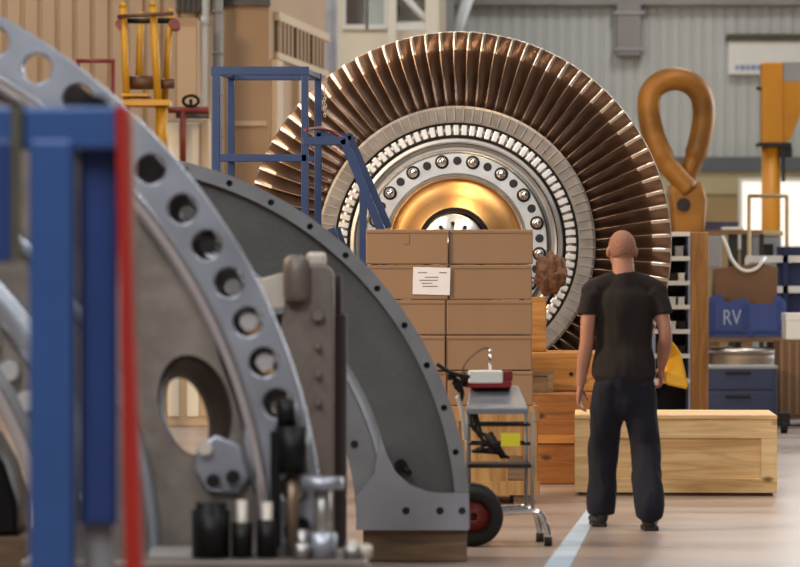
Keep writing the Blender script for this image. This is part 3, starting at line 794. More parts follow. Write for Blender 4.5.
# ------------------------------------------------------------------ foreground ring casing
YF = 13.6; s = F/YF
cx, cz = X(-303,YF), Z(565,YF)
R0 = 628/s; R1 = 576/s; R2 = 565/s; R3 = 345/s
t = thing('ring_casing', 'bright steel half ring casing with a wide bolt-holed flange, nearest machine part', 'turbine casing', (cx,YF,0))
def fobj(name, bm, m, bevel=0):
    o = obj(name, bm, m, t, bevel); o.location = (0,0,cz); return o
rh = 602/s
holes = [circ(rh*math.sin(math.radians(a)), rh*math.cos(math.radians(a)), .06, 20) for a in [53.7+4.15*k for k in range(0,9)]+[53.7-4.83*k for k in range(1,29)] if abs(a) < 88]
b = B(); add_plate(b, [arc(R0,-90,90,140)+arc(R1,90,-90,140)]+holes, 0, .09, bevel=.006); fobj('bolt_flange', b, 'flange_blue')
b = B(); add_lathe(b, [(R1+.004,.0),(R1+.004,.2),(R2-.03,.2),(R2-.02,.09)], 140, a0=-PI/2, a1=PI/2); fobj('inner_bevel', b, 'bevel')
b = B(); add_lathe(b, [(R0-.004,.09),(R0-.004,.16),(R0-.05,.16),(R0-.05,.09)], 140, a0=-PI/2, a1=PI/2); fobj('outer_lip', b, 'flange_blue')
# web with the port hole
hx, hz = 496/s, 157/s
def ellipse(cx_, cz_, rx, rz, tilt, n=36):
    c_, s_ = math.cos(tilt), math.sin(tilt)
    return [(cx_+rx*math.cos(2*PI*k/n)*c_+rz*math.sin(2*PI*k/n)*s_, cz_-rx*math.cos(2*PI*k/n)*s_+rz*math.sin(2*PI*k/n)*c_) for k in range(n)]
tilt = math.radians(-16)
b = B(); add_plate(b, [arc(R1+.003,-90,90,120)+arc(R3,90,-90,120), ellipse(hx, hz, .145, .215, tilt)], .14, .2); fobj('web', b, 'cast_brown')
n = 36; rings = []; outer = []
for k in range(6):
    f = k/5; q = (hx-.055*f, hz-.05*f, .145-.06*f, .215-.05*f)
    rings.append([Vector((p[0], .17+.3*f, p[1])) for p in ellipse(q[0],q[1],q[2]-.002,q[3]-.002,tilt)])
    outer.append([Vector((p[0], .2+.27*f, p[1])) for p in ellipse(q[0],q[1],q[2]+.03,q[3]+.03,tilt)])
b = B(); ring_loft(b, rings+outer[::-1], cap=False, closed=True); fobj('port_sleeve', b, 'slab_dark')
b = B(); add_plate(b, [[((px+303)/s, (565-py)/s) for px,py in ((196,448),(214,436),(238,446),(248,478),(238,496),(206,492),(192,470))]], .1, .145, bevel=.01); fobj('boss_plate', b, 'flange_blue')
for px, py in ((204,449),(232,478),(212,482)):
    b = B(); c = Vector(((px+303)/s, .1, (565-py)/s)); add_cyl(b, c, c+Vector((0,-.04,0)), .028, n=14); fobj('boss_bolt', b, 'slab_light' if px == 204 else 'steel_dark')
b = B(); lathe_pts = [(R3-.03,.06),(R3+.06,.06),(R3+.06,.25),(R3-.03,.25)]
add_lathe(b, lathe_pts, 100, a0=-PI/2, a1=PI/2); fobj('bore_ring', b, 'bevel')
b = B(); rm = 455/s; add_lathe(b, [(rm-.02,.10),(rm+.02,.10),(rm+.03,.15),(rm-.03,.15)], 100, a0=-PI/2, a1=PI/2); fobj('web_rib', b, 'flange_blue')
b = B(); rh2 = [circ(rh*math.sin(math.radians(a+.5)), rh*math.cos(math.radians(a+.5)), .033, 16) for a in [53.7+4.15*k for k in range(0,8)]]; add_plate(b, [arc(R0-.06,37,88,60)+arc(R1+.006,88,37,60)]+rh2, .17, .24); fobj('backing_flange', b, 'cast_brown')
b = B(); rm = 400/s; add_lathe(b, [(rm-.06,.09),(rm+.05,.09),(rm+.06,.15),(rm-.07,.15)], 100, a0=-PI/2, a1=PI/2); fobj('web_pad', b, 'flange_blue')
for k, a in enumerate([58.5+4.15*i for i in range(-1,7)]):
    if k in (1,3,4,6):
        b = B(); c = Vector((rh*math.sin(math.radians(a-.65)), .05, rh*math.cos(math.radians(a-.65)))); add_cyl(b, c, c+Vector((0,.12,0)), .035, n=16); fobj('stud', b, 'steel_bright' if k in (3,4) else 'steel_dark')
for a in (47, 52.5, 58, 63.5, 69, 75, 81):
    for rr in (365,):
        b = B(); c = Vector((rr/s*math.sin(math.radians(a)), .13, rr/s*math.cos(math.radians(a)))); add_cyl(b, c, c+Vector((0,-.06,0)), .045, .038, n=18); fobj('bolt', b, 'steel_bright')
# horizontal split flange along the bottom
for x0_, x1_ in ((R3-.05,R0+.17),(-R0-.17,-R3+.05)):
    b = B(); bx(b, x0_, x1_, -.35, .3, -.06, .045); fobj('split_flange', b, 'slab', bevel=.01)
for x0_, x1_ in ((R3,R0+.1),(-R0-.1,-R3)):
    b = B(); bx(b, x0_, x1_, .08, .25, -cz, -.06); fobj('foot', b, 'slab_dark', bevel=.01)
def fx(px, y=0): return (px-400)/F*(YF+y)-cx
def stud(px, y, py_top, r, m='black_steel', nut=.05, nm='split_bolt', nutm=None):
    b = B(); x = fx(px,y); zt = Z(py_top,YF+y)-cz
    add_cyl(b, (x,y,.045), (x,y,zt), r, n=14)
    o = fobj(nm, b, m)
    b = B(); add_cyl(b, (x,y,.045), (x,y,.045+nut), max(r*1.2, .042) if nut > .12 else r*1.75, n=6)
    fobj('hex_nut', b, nutm or m)
stud(211,-.2,502,.062,'black_steel',.19); stud(242,-.2,500,.022,'slab_light',.14,nutm='black_steel'); stud(267,-.2,502,.022,'slab_light',.15,nutm='black_steel')
stud(322,-.22,478,.034,'steel_dull',.1,nutm='flange_blue'); stud(352,-.24,540,.02,'slab_light',.05,nutm='steel_dull'); stud(364,-.2,544,.018,'slab_light',.05,nutm='slab_light')
stud(302,-.26,530,.02,'steel_dull',.06,nutm='steel_dull')
# tall tensioner: tan rod with black head
b = B(); x = fx(292,-.1); add_cyl(b, (x,-.1,.045), (x,-.1,Z(462,YF)-cz), .024, n=14); fobj('tensioner_rod', b, mat('brass_rod', (150,128,108), .4, .6))
b = B(); add_cyl(b, (x,-.1,Z(472,YF)-cz), (x,-.1,Z(425,YF)-cz), .068, n=8); add_cyl(b, (x-.02,-.1,Z(425,YF)-cz), (x-.025,-.1,Z(398,YF)-cz), .04, n=10); bx(b, x-.085, x-.045, -.14, -.06, Z(545,YF)-cz, Z(430,YF)-cz); fobj('tensioner_head', b, 'black_steel')
b = B(); c = Vector((fx(322,-.22),-.22,Z(478,YF)-cz)); lathe = [(.0,0)]
add_cyl(b, c+Vector((0,0,-.03)), c+Vector((0,0,.015)), .085, n=20); fobj('washer', b, 'flange_blue')
b = B(); bx(b, fx(150,-.1), fx(196,-.1), -.14, .06, .045, .07); fobj('shim', b, 'steel_bright')

YK2 = 14.6
t = thing('motor_housing', 'black round-topped housing standing on timber inside the bore of the nearest ring', 'machine', (X(-70,YK2),YK2,0))
zt_ = Z(532,YK2)
def kx(px): return X(px,YK2)-t.location.x
b = B(); add_plate(b, [[(kx(-170),zt_),(kx(24),zt_),(kx(24),Z(500,YK2)),(kx(12),Z(462,YK2)),(kx(-4),Z(434,YK2)),(kx(-30),Z(412,YK2)),(kx(-90),Z(400,YK2)),(kx(-150),Z(415,YK2)),(kx(-170),Z(450,YK2))]], -.25, .25, bevel=.02); obj('housing', b, 'black_steel', t)
b = B(); bx(b, kx(-180), kx(32), -.3, .3, 0, zt_); obj('timber_base', b, 'old_wood', t, bevel=.01)
# ------------------------------------------------------------------ blue steel rack nearest the camera
YN = 9.5; s = F/YN
t = thing('blue_rack', 'tall blue steel rack with a red edge plate, closest on the left', 'rack', (X(72,YN),YN,0))
ox = t.location.x
def nx(px): return X(px,YN)-ox
zt = Z(107,YN)
b = B(); bx(b, nx(31), nx(75), -.06, .06, 0, Z(140,YN)); obj('upright', b, 'blue', t, bevel=.012)
b = B(); bx(b, nx(78), nx(117), .02, .10, Z(526,YN), Z(140,YN)); obj('side_panel', b, 'blue_dark', t, bevel=.012)
b = B(); bx(b, nx(-40), nx(15), -.05, .05, Z(262,YN), Z(140,YN)); obj('side_panel', b, 'blue_dark', t, bevel=.01)
b = B(); bx(b, nx(-60), nx(118), -.045, .08, Z(150,YN), zt); obj('top_beam', b, 'blue', t, bevel=.012)
b = B(); bx(b, nx(80), nx(112), .06, .11, 0, Z(526,YN)); obj('lower_panel', b, 'grey_panel', t, bevel=.01)
b = B(); bx(b, nx(-60), nx(-30), -.06, .06, 0, Z(140,YN)); obj('upright', b, 'blue', t, bevel=.012)
b = B(); bx(b, nx(-60), nx(31), -.04, .04, .1, .2); obj('bottom_beam', b, 'blue', t, bevel=.01)
b = B()
v = [(nx(117),zt),(nx(127),zt),(nx(142),Z(560,YN)),(nx(147),0),(nx(134),0),(nx(126),Z(560,YN))]
add_plate(b, [v], -.05, .06); obj('red_edge', b, 'red', t)
b = B()
v = [(nx(127.5),zt-.01),(nx(133),zt-.01),(nx(135),Z(380,YN)),(nx(131.5),Z(300,YN))]
add_plate(b, [v], .0, .05); obj('buff_edge', b, mat('buff_board', (186,150,134), .7), t)
b = B(); bx(b, nx(14), nx(24), -.075, -.055, Z(262,YN), zt+.01); bx(b, nx(14), nx(24), -.075, .09, zt+.002, zt+.012); obj('strap', b, 'olive', t)
b = B(); c = Vector(((nx(80)+nx(114))/2, .03, zt)); 
for k in range(1): add_cyl(b, c+Vector((0,-.04,-.002)), c+Vector((0,.06,-.002)), .036, n=20)
obj('black_knob', b, 'black_steel', t)

# ------------------------------------------------------------------ long pine crate
YK = 23.3
t = thing('pine_crate', 'long low pale pine crate with a batten frame on the open floor', 'crate', (X(676,YK)+.026,YK+.5,0), rz=math.radians(-3.2))
w = (X(777,YK)-X(575,YK))/2; h = Z(415,YK)
b = B(); bx(b, -w+.01, w-.01, -.48, .5, .02, h-.03); obj('panels', b, 'pine', t, bevel=.003)
b = B(); bx(b, -w, w, -.51, .53, h-.03, h); obj('lid', b, 'pine_trim', t, bevel=.006)
b = B(); bx(b, -w, w, -.50, -.48, h-.16, h-.03); obj('top_batten', b, 'pine_trim', t, bevel=.004)
b = B(); bx(b, -w, w, -.50, -.48, .02, .12); obj('bottom_batten', b, 'pine', t, bevel=.004)
for x in (-w+.055, w-.055):
    b = B(); bx(b, x-.055, x+.055, -.50, -.48, .12, h-.16); obj('corner_batten', b, 'pine_trim', t, bevel=.004)
b = B(); bx(b, -w+.03, w-.03, -.47, .48, 0, .02); obj('skid', b, 'old_wood', t)

# ------------------------------------------------------------------ lifting eye
YE = 36.0
t = thing('lifting_eye', 'giant teardrop lifting eye in rusty yellow paint behind the rotor', 'lifting eye', (X(684,YE),YE,0))
pts = [(690,190),(668,165),(655,140),(649,112),(651,92),(662,82),(676,79),(690,83),(701,95),(704,115),(700,140),(693,162),(680,190)]
path = smooth_path([rel(P(px,py,YE+(i-6)*.02),t) for i,(px,py) in enumerate(pts)], 6)
b = B(); rr = []
for i in range(len(path)): 
    f = i/(len(path)-1); rr.append(.122 if .1 < f < .9 else .105)
add_tube(b, path, rr, 16); obj('loop', b, 'eye', t)
b = B()
lp = [(668,186),(700,182),(706,200),(704,226),(702,240),(672,240),(671,210)]
add_plate(b, [[(rel(P(px,py,YE),t).x, rel(P(px,py,YE),t).z) for px,py in lp]], -.16, .16, bevel=.04); obj('neck', b, 'eye', t)
b = B(); bx(b, -.16, .14, -.14, .14, 0, Z(238,YE)); obj('stem', b, 'brown_drum', t, bevel=.02)
b = B(); bx(b, -.2, .2, -.2, .2, 0, .08); obj('base_plate', b, 'brown_drum', t, bevel=.01)
b = B(); c = rel(P(682,205,YE),t); add_cyl(b, c+Vector((0,-.2,0)), c+Vector((0,.2,0)), .07, n=16); obj('pin', b, 'steel_dark', t)

# ------------------------------------------------------------------ jib crane
YY = 45.0
t = thing('jib_crane', 'yellow jib crane column with a boxed head and motor at far right', 'crane', (X(771,YY),YY,0))
def cxx(px): return X(px,YY)-t.location.x
b = B(); add_cyl(b, (0,0,0), (0,0,Z(140,YY)), .125, n=24); obj('column', b, 'crane_yellow', t)
b = B(); bx(b, cxx(761), cxx(782), -.15, .15, Z(146,YY), Z(63,YY)); obj('head_box', b, 'crane_yellow', t, bevel=.015)
b = B(); add_plate(b, [[(cxx(782),Z(143,YY)),(cxx(789),Z(141,YY)),(cxx(801),Z(112,YY)),(cxx(830),Z(96,YY)),(cxx(860),Z(82,YY)),(cxx(782),Z(82,YY))]], -.1, .1, bevel=.006); obj('gusset', b, 'crane_yellow', t)
b = B(); bx(b, cxx(782), cxx(1000), -.09, .09, Z(82,YY), Z(62,YY)); obj('jib_arm', b, 'grey_panel', t, bevel=.01)
b = B(); bx(b, cxx(757), cxx(790), -.18, .18, Z(147,YY), Z(143,YY)); obj('bearing_plate', b, 'steel_dark', t)
b = B(); bx(b, cxx(778), cxx(791), -.14, .05, Z(158,YY), Z(146,YY)); obj('motor', b, 'steel_dark', t, bevel=.02)
b = B(); bx(b, cxx(781), cxx(784), -.14, -.09, Z(182,YY), Z(158,YY)); obj('cable_end', b, 'dark', t)
b = B(); add_cyl(b, (cxx(756),-.05,Z(88,YY)), (cxx(764),-.05,Z(90,YY)), .025, n=10); obj('stop_pin', b, 'steel_dark', t)
b = B(); add_cyl(b, (0,0,0), (0,0,.06), .3, n=24); obj('base_flange', b, 'crane_yellow', t)

# ------------------------------------------------------------------ right-hand clutter
# white shelf unit with dark bins
YQ = 31.0
t = thing('shelf_unit', 'narrow white shelf unit between the rotor edge and wooden post', 'shelf', (X(676,YQ),YQ,0))
def qx(px): return X(px,YQ)-t.location.x
zs = [Z(p,YQ) for p in (234,258.5,283,307,331.5,356,381)]
for px in (654,691):
    b = B(); bx(b, qx(px)-.025, qx(px)+.012, -.02, .4, 0, zs[0]+.02); obj('side_panel', b, mat('pale_blue_steel', (150,162,190), .5), t)
for z in zs:
    b = B(); bx(b, qx(654), qx(690), -.025, .4, z-.02, z+.02); obj('shelf_board', b, 'white', t)
b = B(); bx(b, qx(654), qx(690), .38, .4, 0, zs[0]); obj('back_panel', b, 'dark', t)
random.seed(11)
spots = [(680,1,'grey'),(682,2,'white'),(673,2,'dark'),(682,3,'white'),(673,3,'white'),(683,4,'dark'),(673,4,'white'),(682,5,'dark'),(673,5,'dark'),(682,6,'navy')]
names = ['topmost shelf','second shelf','third shelf','fourth shelf','fifth shelf','lowest shelf']
for i, (px, lv, m) in enumerate(spots):
    z = zs[lv]+.0205; hh = .10 if m in ('white','dark') else .13
    side = 'right' if px > 677 else 'left'
    b = B(); w = .028 if m == 'white' else .034
    bx(b, -w, w, 0, .2, 0, hh*.7); bx(b, -w-.006, w+.006, -.006, .206, hh*.62, hh*.72); bx(b, -w*.6, w*.6, -.01, 0, hh*.2, hh*.45)
    mm = {'grey':'grey_panel','white':'white','dark':'steel_dark','navy':'navy'}[m]
    tag(obj('parts_bin', b, mm, loc=(X(px,YQ),YQ+.06,z)), '%s parts bin on the %s of the white shelf unit, %s side' % ({'grey':'grey','white':'white','dark':'dark','navy':'navy'}[m], names[lv-1], side), 'bin', 'parts bins in the shelf unit')
# wooden post
YD = 30.0
t = thing('timber_post', 'square orange-brown timber post beside the white shelf unit', 'post', (X(700,YD),YD,0))
b = B(); bx(b, -.075,.075,0,.15,.03,Z(232,YD)); obj('shaft', b, 'pine_v', t, bevel=.008)
b = B(); bx(b, -.16,.16,-.1,.25,0,.03); obj('foot_plate', b, 'steel_dark', t)
b = B(); bx(b, -.083,-.075,.04,.11,Z(300,YD),Z(288,YD)); bx(b, .075,.083,.04,.11,Z(283,YD),Z(278,YD)); obj('bracket', b, 'steel_dull', t)
# blue cabinet
YU = 34.5
t = thing('tool_cabinet', 'slate blue tool cabinet on castors behind the pine crate', 'cabinet', (X(738,YU),YU,0))
def ux(px): return X(px,YU)-t.location.x
zc = Z(369,YU)
b = B(); bx(b, ux(698), ux(777), 0, .5, .12, zc); obj('body', b, 'cab_blue', t, bevel=.012)
b = B(); bx(b, ux(697), ux(778), -.02, .52, zc, zc+.035); obj('top', b, 'grey_panel', t, bevel=.008)
for i in range(2):
    z0 = .16+i*.24
    b = B(); bx(b, ux(702), ux(773), -.015, 0, z0, z0+.22); d = obj('drawer', b, 'cab_blue', t, bevel=.006)
    b = B(); bx(b, ux(725), ux(750), -.035, -.015, z0+.16, z0+.18); obj('handle', b, 'steel_dark', d)
for px in (702,774):
    for y in (.06,.44):
        b = B(); x = ux(px); add_cyl(b, (x-.02,y,.06), (x+.02,y,.06), .06, n=18); add_box(b, (x,y,.1), (.06,.05,.05)); obj('castor', b, 'rubber', t)
# tall caster block at the crate's right
b = B(); add_cyl(b, (-.03,0,.07), (.03,0,.07), .07, n=20); bx(b, -.055,.055,-.05,.05,.07,.2)
tag(obj('loose_castor', b, 'rubber', loc=(X(784,33.5),33.5,0)), 'black castor block on the floor just past the pine crate', 'castor')
# steel drum with lid and timber layer on top, blue container above
YM = 36.0
t = thing('steel_drum', 'squat steel drum with a shiny rim behind the blue cabinet', 'drum', (X(746,YM),YM+.4,0))
b = B(); n = 48; r = .41
rings = []
zl = Z(348,YM)
for rr, z in ((r-.02,0),(r-.01,.03),(r-.02,.25),(r,.28),(r-.02,.31),(r-.02,zl-.12),(r-.02,zl-.06)): rings.append([(rr*math.cos(2*PI*k/n), rr*math.sin(2*PI*k/n), z) for k in range(n)])
ring_loft(b, rings); obj('body', b, mat('drum_tan', (148,134,120), .5, .4), t)
b = B(); rings = [[(rr*math.cos(2*PI*k/n), rr*math.sin(2*PI*k/n), z) for k in range(n)] for rr, z in ((r-.01,zl-.06),(r+.01,zl-.045),(r+.01,zl-.01),(r-.03,zl))]
ring_loft(b, rings); obj('lid', b, 'steel_bright', t)
t = thing('wooden_pallet', 'thin brown wooden pallet between the drum and blue container', 'pallet', (X(747,YM),YM+.4,zl))
w = (X(786,YM)-X(709,YM))/2
hp = Z(337,YM)-zl
for k in range(3):
    b = B(); x = (-w+.06, 0, w-.06)[k]; bx(b, x-.06, x+.06, -.38, .38, 0, hp*.55); obj('runner', b, 'old_wood', t)
b = B()
for k in range(5): bx(b, -w, w, -.39+k*.16, -.26+k*.16, hp*.55, hp)
obj('deck_boards', b, 'old_wood', t)
t = thing('blue_container', 'blue open container marked RV with brown card inside', 'container', (X(748,YM),YM+.4,Z(337,YM)))
z0, z1 = 0, Z(302,YM)-Z(337,YM)
b = B()
w = (X(787,YM)-X(710,YM))/2
bx(b, -w, w, -.38, .38, 0, .04)
lpz = [(-w,.04),(w,.04),(w,z1),(w-.07,z1+.07),(w-.12,z1+.06),(w-.14,z1-.02),(.02,z1-.02),(-.02,z1+.05),(-.12,z1+.02),(-w+.16,z1),(-w+.12,z1+.09),(-w,z1+.05)]
add_plate(b, [lpz], -.38, -.34)
bx(b, -w, w, .34, .38, .04, z1); bx(b, -w, -w+.04, -.34, .34, .04, z1); bx(b, w-.04, w, -.34, .34, .04, z1)
obj('shell', b, 'container_blue', t, bevel=.006)
b = B(); bx(b, -w+.06, w-.08, -.395, -.38, .05, .075); bx(b, -w+.0, -w+.05, -.395,-.38,.04,z1); bx(b, w-.1, w-.05, -.395,-.38,.1,z1); bx(b, -.05,.0,-.395,-.38,.1,z1-.02); obj('ribs', b, 'blue_dark', t)
b = B(); bx(b, .0, .06, -.40, -.38, .0, .06); obj('latch', b, 'blue_dark', t)
cu = bpy.data.curves.new('lettering', 'FONT'); cu.body = 'RV'; cu.size = .23; cu.extrude = .004; cu.align_x = 'CENTER'
tmp = bpy.data.objects.new('tmp', cu); me = bpy.data.meshes.new_from_object(tmp); bpy.data.objects.remove(tmp)
me.transform(Matrix.Scale(.72,4,(1,0,0))); me.transform(Matrix.Rotation(PI/2,4,'X')); me.materials.clear(); me.materials.append(mat('lettering_grey', (150,164,190), .6))
o = bpy.data.objects.new('lettering', me); C.objects.link(o); o.parent = t; o.location = (X(732,YM)-t.location.x, -.385, .13)
# brown card sheets in the container
b = B(); zz = Z(264,YM)-Z(337,YM)
add_plate(b, [[(-w+.06,.05),(w-.08,.05),(w-.07,zz-.03),(.15,zz+.01),(-w+.09,zz-.05)]], -.2, .2, bevel=.006)
tag(obj('cardboard_block', b, 'card_dark', loc=(X(748,YM),YM+.42,Z(337,YM))), 'dark brown cardboard block standing up out of the blue container', 'cardboard')
# white sling draped over it
b = B(); add_tube(b, smooth_path([P(722,236,YM+.1),P(727,247,YM+.12),P(731,258,YM+.16),P(739,268,YM+.198),(P(748,271,YM+.198)),P(757,268,YM+.198),P(762,262,YM+.2),P(765,258,YM+.3)]), .019, 10)
tag(obj('lifting_sling', b, 'white'), 'white rope sling hanging in a curve across the brown card', 'sling')
# table behind with items
YA = 40.0
t = thing('work_table', 'brown-topped workbench with dark legs behind the blue container', 'table', (X(732,YA),YA,0))
def ax(px): return X(px,YA)-t.location.x
za = Z(230,YA)
b = B(); bx(b, ax(700), ax(763), 0, .5, za-.05, za); obj('top', b, wood('bench_top', (150,118,78), (112,84,52), 'X'), t)
for px, ww in ((704,.05),(729,.11),(742,.1),(760,.05)):
    b = B(); bx(b, ax(px), ax(px)+ww, .04, .12, 0, za-.05); obj('leg', b, 'dark', t)
b = B(); bx(b, ax(706), ax(722), .0, .1, Z(268,YA), Z(236,YA)); obj('side_panel', b, 'grey_panel', t, bevel=.02)
b = B(); bx(b, -.19,.19,0,.3,0,.1); bx(b, -.2,.2,-.01,.31,.085,.1)
tag(obj('storage_tray', b, 'purple', loc=(X(724,YA),YA+.2,za)), 'dark purple tray on the brown workbench', 'tray')
b = B(); bx(b, -.13,.13,0,.15,0,.035); tag(obj('paper_pile', b, 'white', loc=(X(733,YA),YA+.02,za), bevel=.008), 'white bundle lying on the workbench in front of the purple tray', 'paper')
# grey machine next to it
t = thing('grey_pump', 'small grey machine box under yellow crane column', 'machine', (X(765,41.2),41.2,0))
b = B(); bx(b, -.16,.2,0,.4,0,Z(236,41.2)); obj('body', b, 'grey_panel', t, bevel=.02)
b = B(); bx(b, -.18,.22,-.02,.42,Z(236,41.2),Z(231,41.2)); obj('lid', b, 'dado', t, bevel=.01)
b = B(); bx(b, -.02,.1,-.02,0,Z(258,41.2),Z(244,41.2)); obj('control_panel', b, 'steel_dark', t)
# thin tan guard frame
YX = 38.0
t = thing('guard_frame', 'thin tan tubular guard frame in front of the yellow column', 'frame', (X(768,YX),YX,0))
for nm, a, c in (('post',(749,196),(749,386)),('post',(787,196),(787,386)),('top_rail',(748,196),(788,196))):
    b = B(); p0 = rel(P(*a,YX),t); p1 = rel(P(*c,YX),t); p1.z = 0 if nm == 'post' else p1.z; add_cyl(b, p0, p1, .022, n=10); obj(nm, b, mat('tan_tube', (176,150,110), .5), t)
# blue rack with white beams
YZ = 37.2
t = thing('storage_rack', 'navy rack with two white horizontal beams at right edge', 'rack', (X(790,YZ),YZ,0))
def zx(px): return X(px,YZ)-t.location.x
for px0, px1, py in ((752,860,258.5),(782,860,289.5)):
    b = B(); bx(b, zx(px0), zx(px1), .62, .68, Z(py+3.5,YZ), Z(py-3.5,YZ)); obj('beam', b, 'white', t)
b = B(); bx(b, zx(784), zx(860), .7, .75, 0, Z(246,YZ)); obj('back_panel', b, 'navy', t)
for px in (792, 855):
    b = B(); bx(b, zx(px)-.03, zx(px)+.03, .62, .70, 0, Z(246,YZ)); obj('upright', b, 'navy', t)
b = B(); bx(b, zx(753)-.02, zx(753)+.02, .64, .70, 0, Z(258,YZ)); obj('prop', b, 'white', t)
# white carton, brown carton on pallet at right edge
YI = 35.2
t = thing('small_pallet', 'low dark pallet under the brown carton at right edge', 'pallet', (X(800,YI),YI,0))
b = B(); bx(b, -.24,.5,0,.6,.07,.1); obj('deck', b, 'old_wood', t)
for x in (-.2,.13,.46):
    b = B(); bx(b, x-.04,x+.04,0,.6,0,.07); obj('runner', b, 'slab_dark', t)
t = thing('brown_carton', 'tall brown corrugated carton at the right edge of the view', 'carton', (X(800,YI),YI+.02,.1))
hh = Z(340,YI)-.1
b = B(); bx(b, -.21,.46,0,.5,0,hh); obj('carton', b, 'card_dark', t, bevel=.008)
b = B(); 
for k in range(8): bx(b, -.2+k*.08,-.175+k*.08,-.006,0,.02,hh-.02)
obj('corrugation', b, 'cardboard', t)
t = thing('white_carton', 'white box on top of the tall brown carton at right edge', 'box', (X(806,YI),YI+.05,.1+hh))
b = B(); bx(b, -.2,.36,0,.4,0,.27); obj('box', b, 'white', t, bevel=.01)
b = B(); bx(b, -.205,.365,-.005,.405,.2,.28); obj('lid', b, 'white', t, bevel=.008)

# bluish reflection on the floor, painted as a thin pale strip
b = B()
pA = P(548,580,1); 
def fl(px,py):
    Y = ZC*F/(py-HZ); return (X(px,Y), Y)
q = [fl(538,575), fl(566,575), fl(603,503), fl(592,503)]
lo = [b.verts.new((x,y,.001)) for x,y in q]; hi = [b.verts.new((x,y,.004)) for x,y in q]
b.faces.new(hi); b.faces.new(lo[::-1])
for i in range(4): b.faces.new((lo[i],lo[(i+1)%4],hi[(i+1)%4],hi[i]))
struct(obj('reflection_streak', b, 'streak_paint'))

# ------------------------------------------------------------------ person
FY = Vector((0,1,0))
def limb(bm, pts, n=20, fwd=FY, round_ends=True):
    """pts: (x,y,z,rx,ry) with elliptical sections: rx sideways, ry fore-aft"""
    P0 = [(Vector(p[:3]), p[3], p[4]) for p in pts]
    Q = []
    # interpolate smoothly
    for i in range(len(P0)-1):
        k = 5
        a0, a1, a2, a3 = P0[max(i-1,0)], P0[i], P0[i+1], P0[min(i+2,len(P0)-1)]
        for j in range(k):
            t = j/k
            def cr(u0,u1,u2,u3): return .5*((2*u1)+(u2-u0)*t+(2*u0-5*u1+4*u2-u3)*t*t+(3*u1-u0-3*u2+u3)*t**3)
            Q.append((cr(a0[0],a1[0],a2[0],a3[0]), max(.003,cr(a0[1],a1[1],a2[1],a3[1])), max(.003,cr(a0[2],a1[2],a2[2],a3[2]))))
    Q.append(P0[-1])
    rings = []
    N = len(Q)
    for i, (c, rx, ry) in enumerate(Q):
        d = (Q[min(i+1,N-1)][0]-Q[max(i-1,0)][0]).normalized()
        u = fwd.cross(d)
        u = u.normalized() if u.length > .05 else Vector((1,0,0)); v = d.cross(u).normalized()
        def rg(cc, f): return [cc+u*math.cos(2*PI*k/n)*rx*f+v*math.sin(2*PI*k/n)*ry*f for k in range(n)]
        if round_ends and i == 0:
            m = min(rx,ry)
            rings += [rg(c-d*m*.85,.4), rg(c-d*m*.55,.78)]
        rings.append(rg(c,1))
        if round_ends and i == N-1:
            m = min(rx,ry); rings += [rg(c+d*m*.55,.78), rg(c+d*m*.85,.4)]
    ring_loft(bm, rings)

def ell(bm, c, r, rot=None, sub=3):
    k = len(bm.verts); bmesh.ops.create_icosphere(bm, subdivisions=sub, radius=1); bm.verts.ensure_lookup_table()
    for v in list(bm.verts)[k:]:
        q = Vector((v.co.x*r[0], v.co.y*r[1], v.co.z*r[2]))
        if rot is not None: q = rot @ q
        v.co = Vector(c)+q

def remeshed(name, bm, m, parent, vox, smooth_it=6, wr=None):
    bmesh.ops.recalc_face_normals(bm, faces=bm.faces)
    me = bpy.data.meshes.new(name); bm.to_mesh(me); bm.free()
    o = bpy.data.objects.new(name, me); C.objects.link(o)
    md = o.modifiers.new('r', 'REMESH'); md.mode = 'VOXEL'; md.voxel_size = vox; md.use_smooth_shade = True
    sm = o.modifiers.new('s', 'SMOOTH'); sm.iterations = smooth_it; sm.factor = .5
    dg = bpy.context.evaluated_depsgraph_get(); dg.update()
    me2 = bpy.data.meshes.new_from_object(o.evaluated_get(dg))
    o.modifiers.clear(); o.data = me2; bpy.data.meshes.remove(me); me2.name = name
    me2.materials.clear(); me2.materials.append(M[m])
    for p in me2.polygons: p.use_smooth = True
    if wr:
        for v in me2.vertices:
            d = wr(v.co)
            v.co += v.normal*d
    o.parent = parent
    return o

YPN = 20.1
person = thing('person', 'man with cropped hair in dark brown t-shirt and navy work trousers walking away', 'person', (X(624,YPN),YPN,0))
# joints (x right, y away from camera, z up)
LF, RF_ = Vector((-.125,.22,0)), Vector((.135,-.12,0))
body = B()
# torso
limb(body, [(0,.02,.86,.148,.1),(0,.02,.96,.146,.1),(0,.03,1.08,.142,.098),(0,.03,1.2,.155,.107),(0,.02,1.32,.172,.115),(0,.01,1.41,.155,.085),(0,.0,1.465,.085,.062)])
# shoulders + arms
limb(body, [(-.14,0,1.40,.05,.05),(-.18,0,1.385,.046,.05),(-.2,-.005,1.34,.044,.05),(-.215,-.015,1.22,.043,.048),(-.222,-.01,1.10,.040,.043),(-.232,.02,1.02,.042,.042),(-.245,.05,.92,.034,.033),(-.252,.07,.85,.026,.030)])
limb(body, [(.14,0,1.40,.05,.05),(.183,0,1.385,.046,.05),(.206,-.01,1.34,.044,.05),(.227,-.027,1.24,.043,.048),(.242,-.04,1.14,.040,.044),(.240,.02,1.08,.043,.042),(.236,.10,1.0,.034,.034),(.232,.145,.955,.026,.030)])
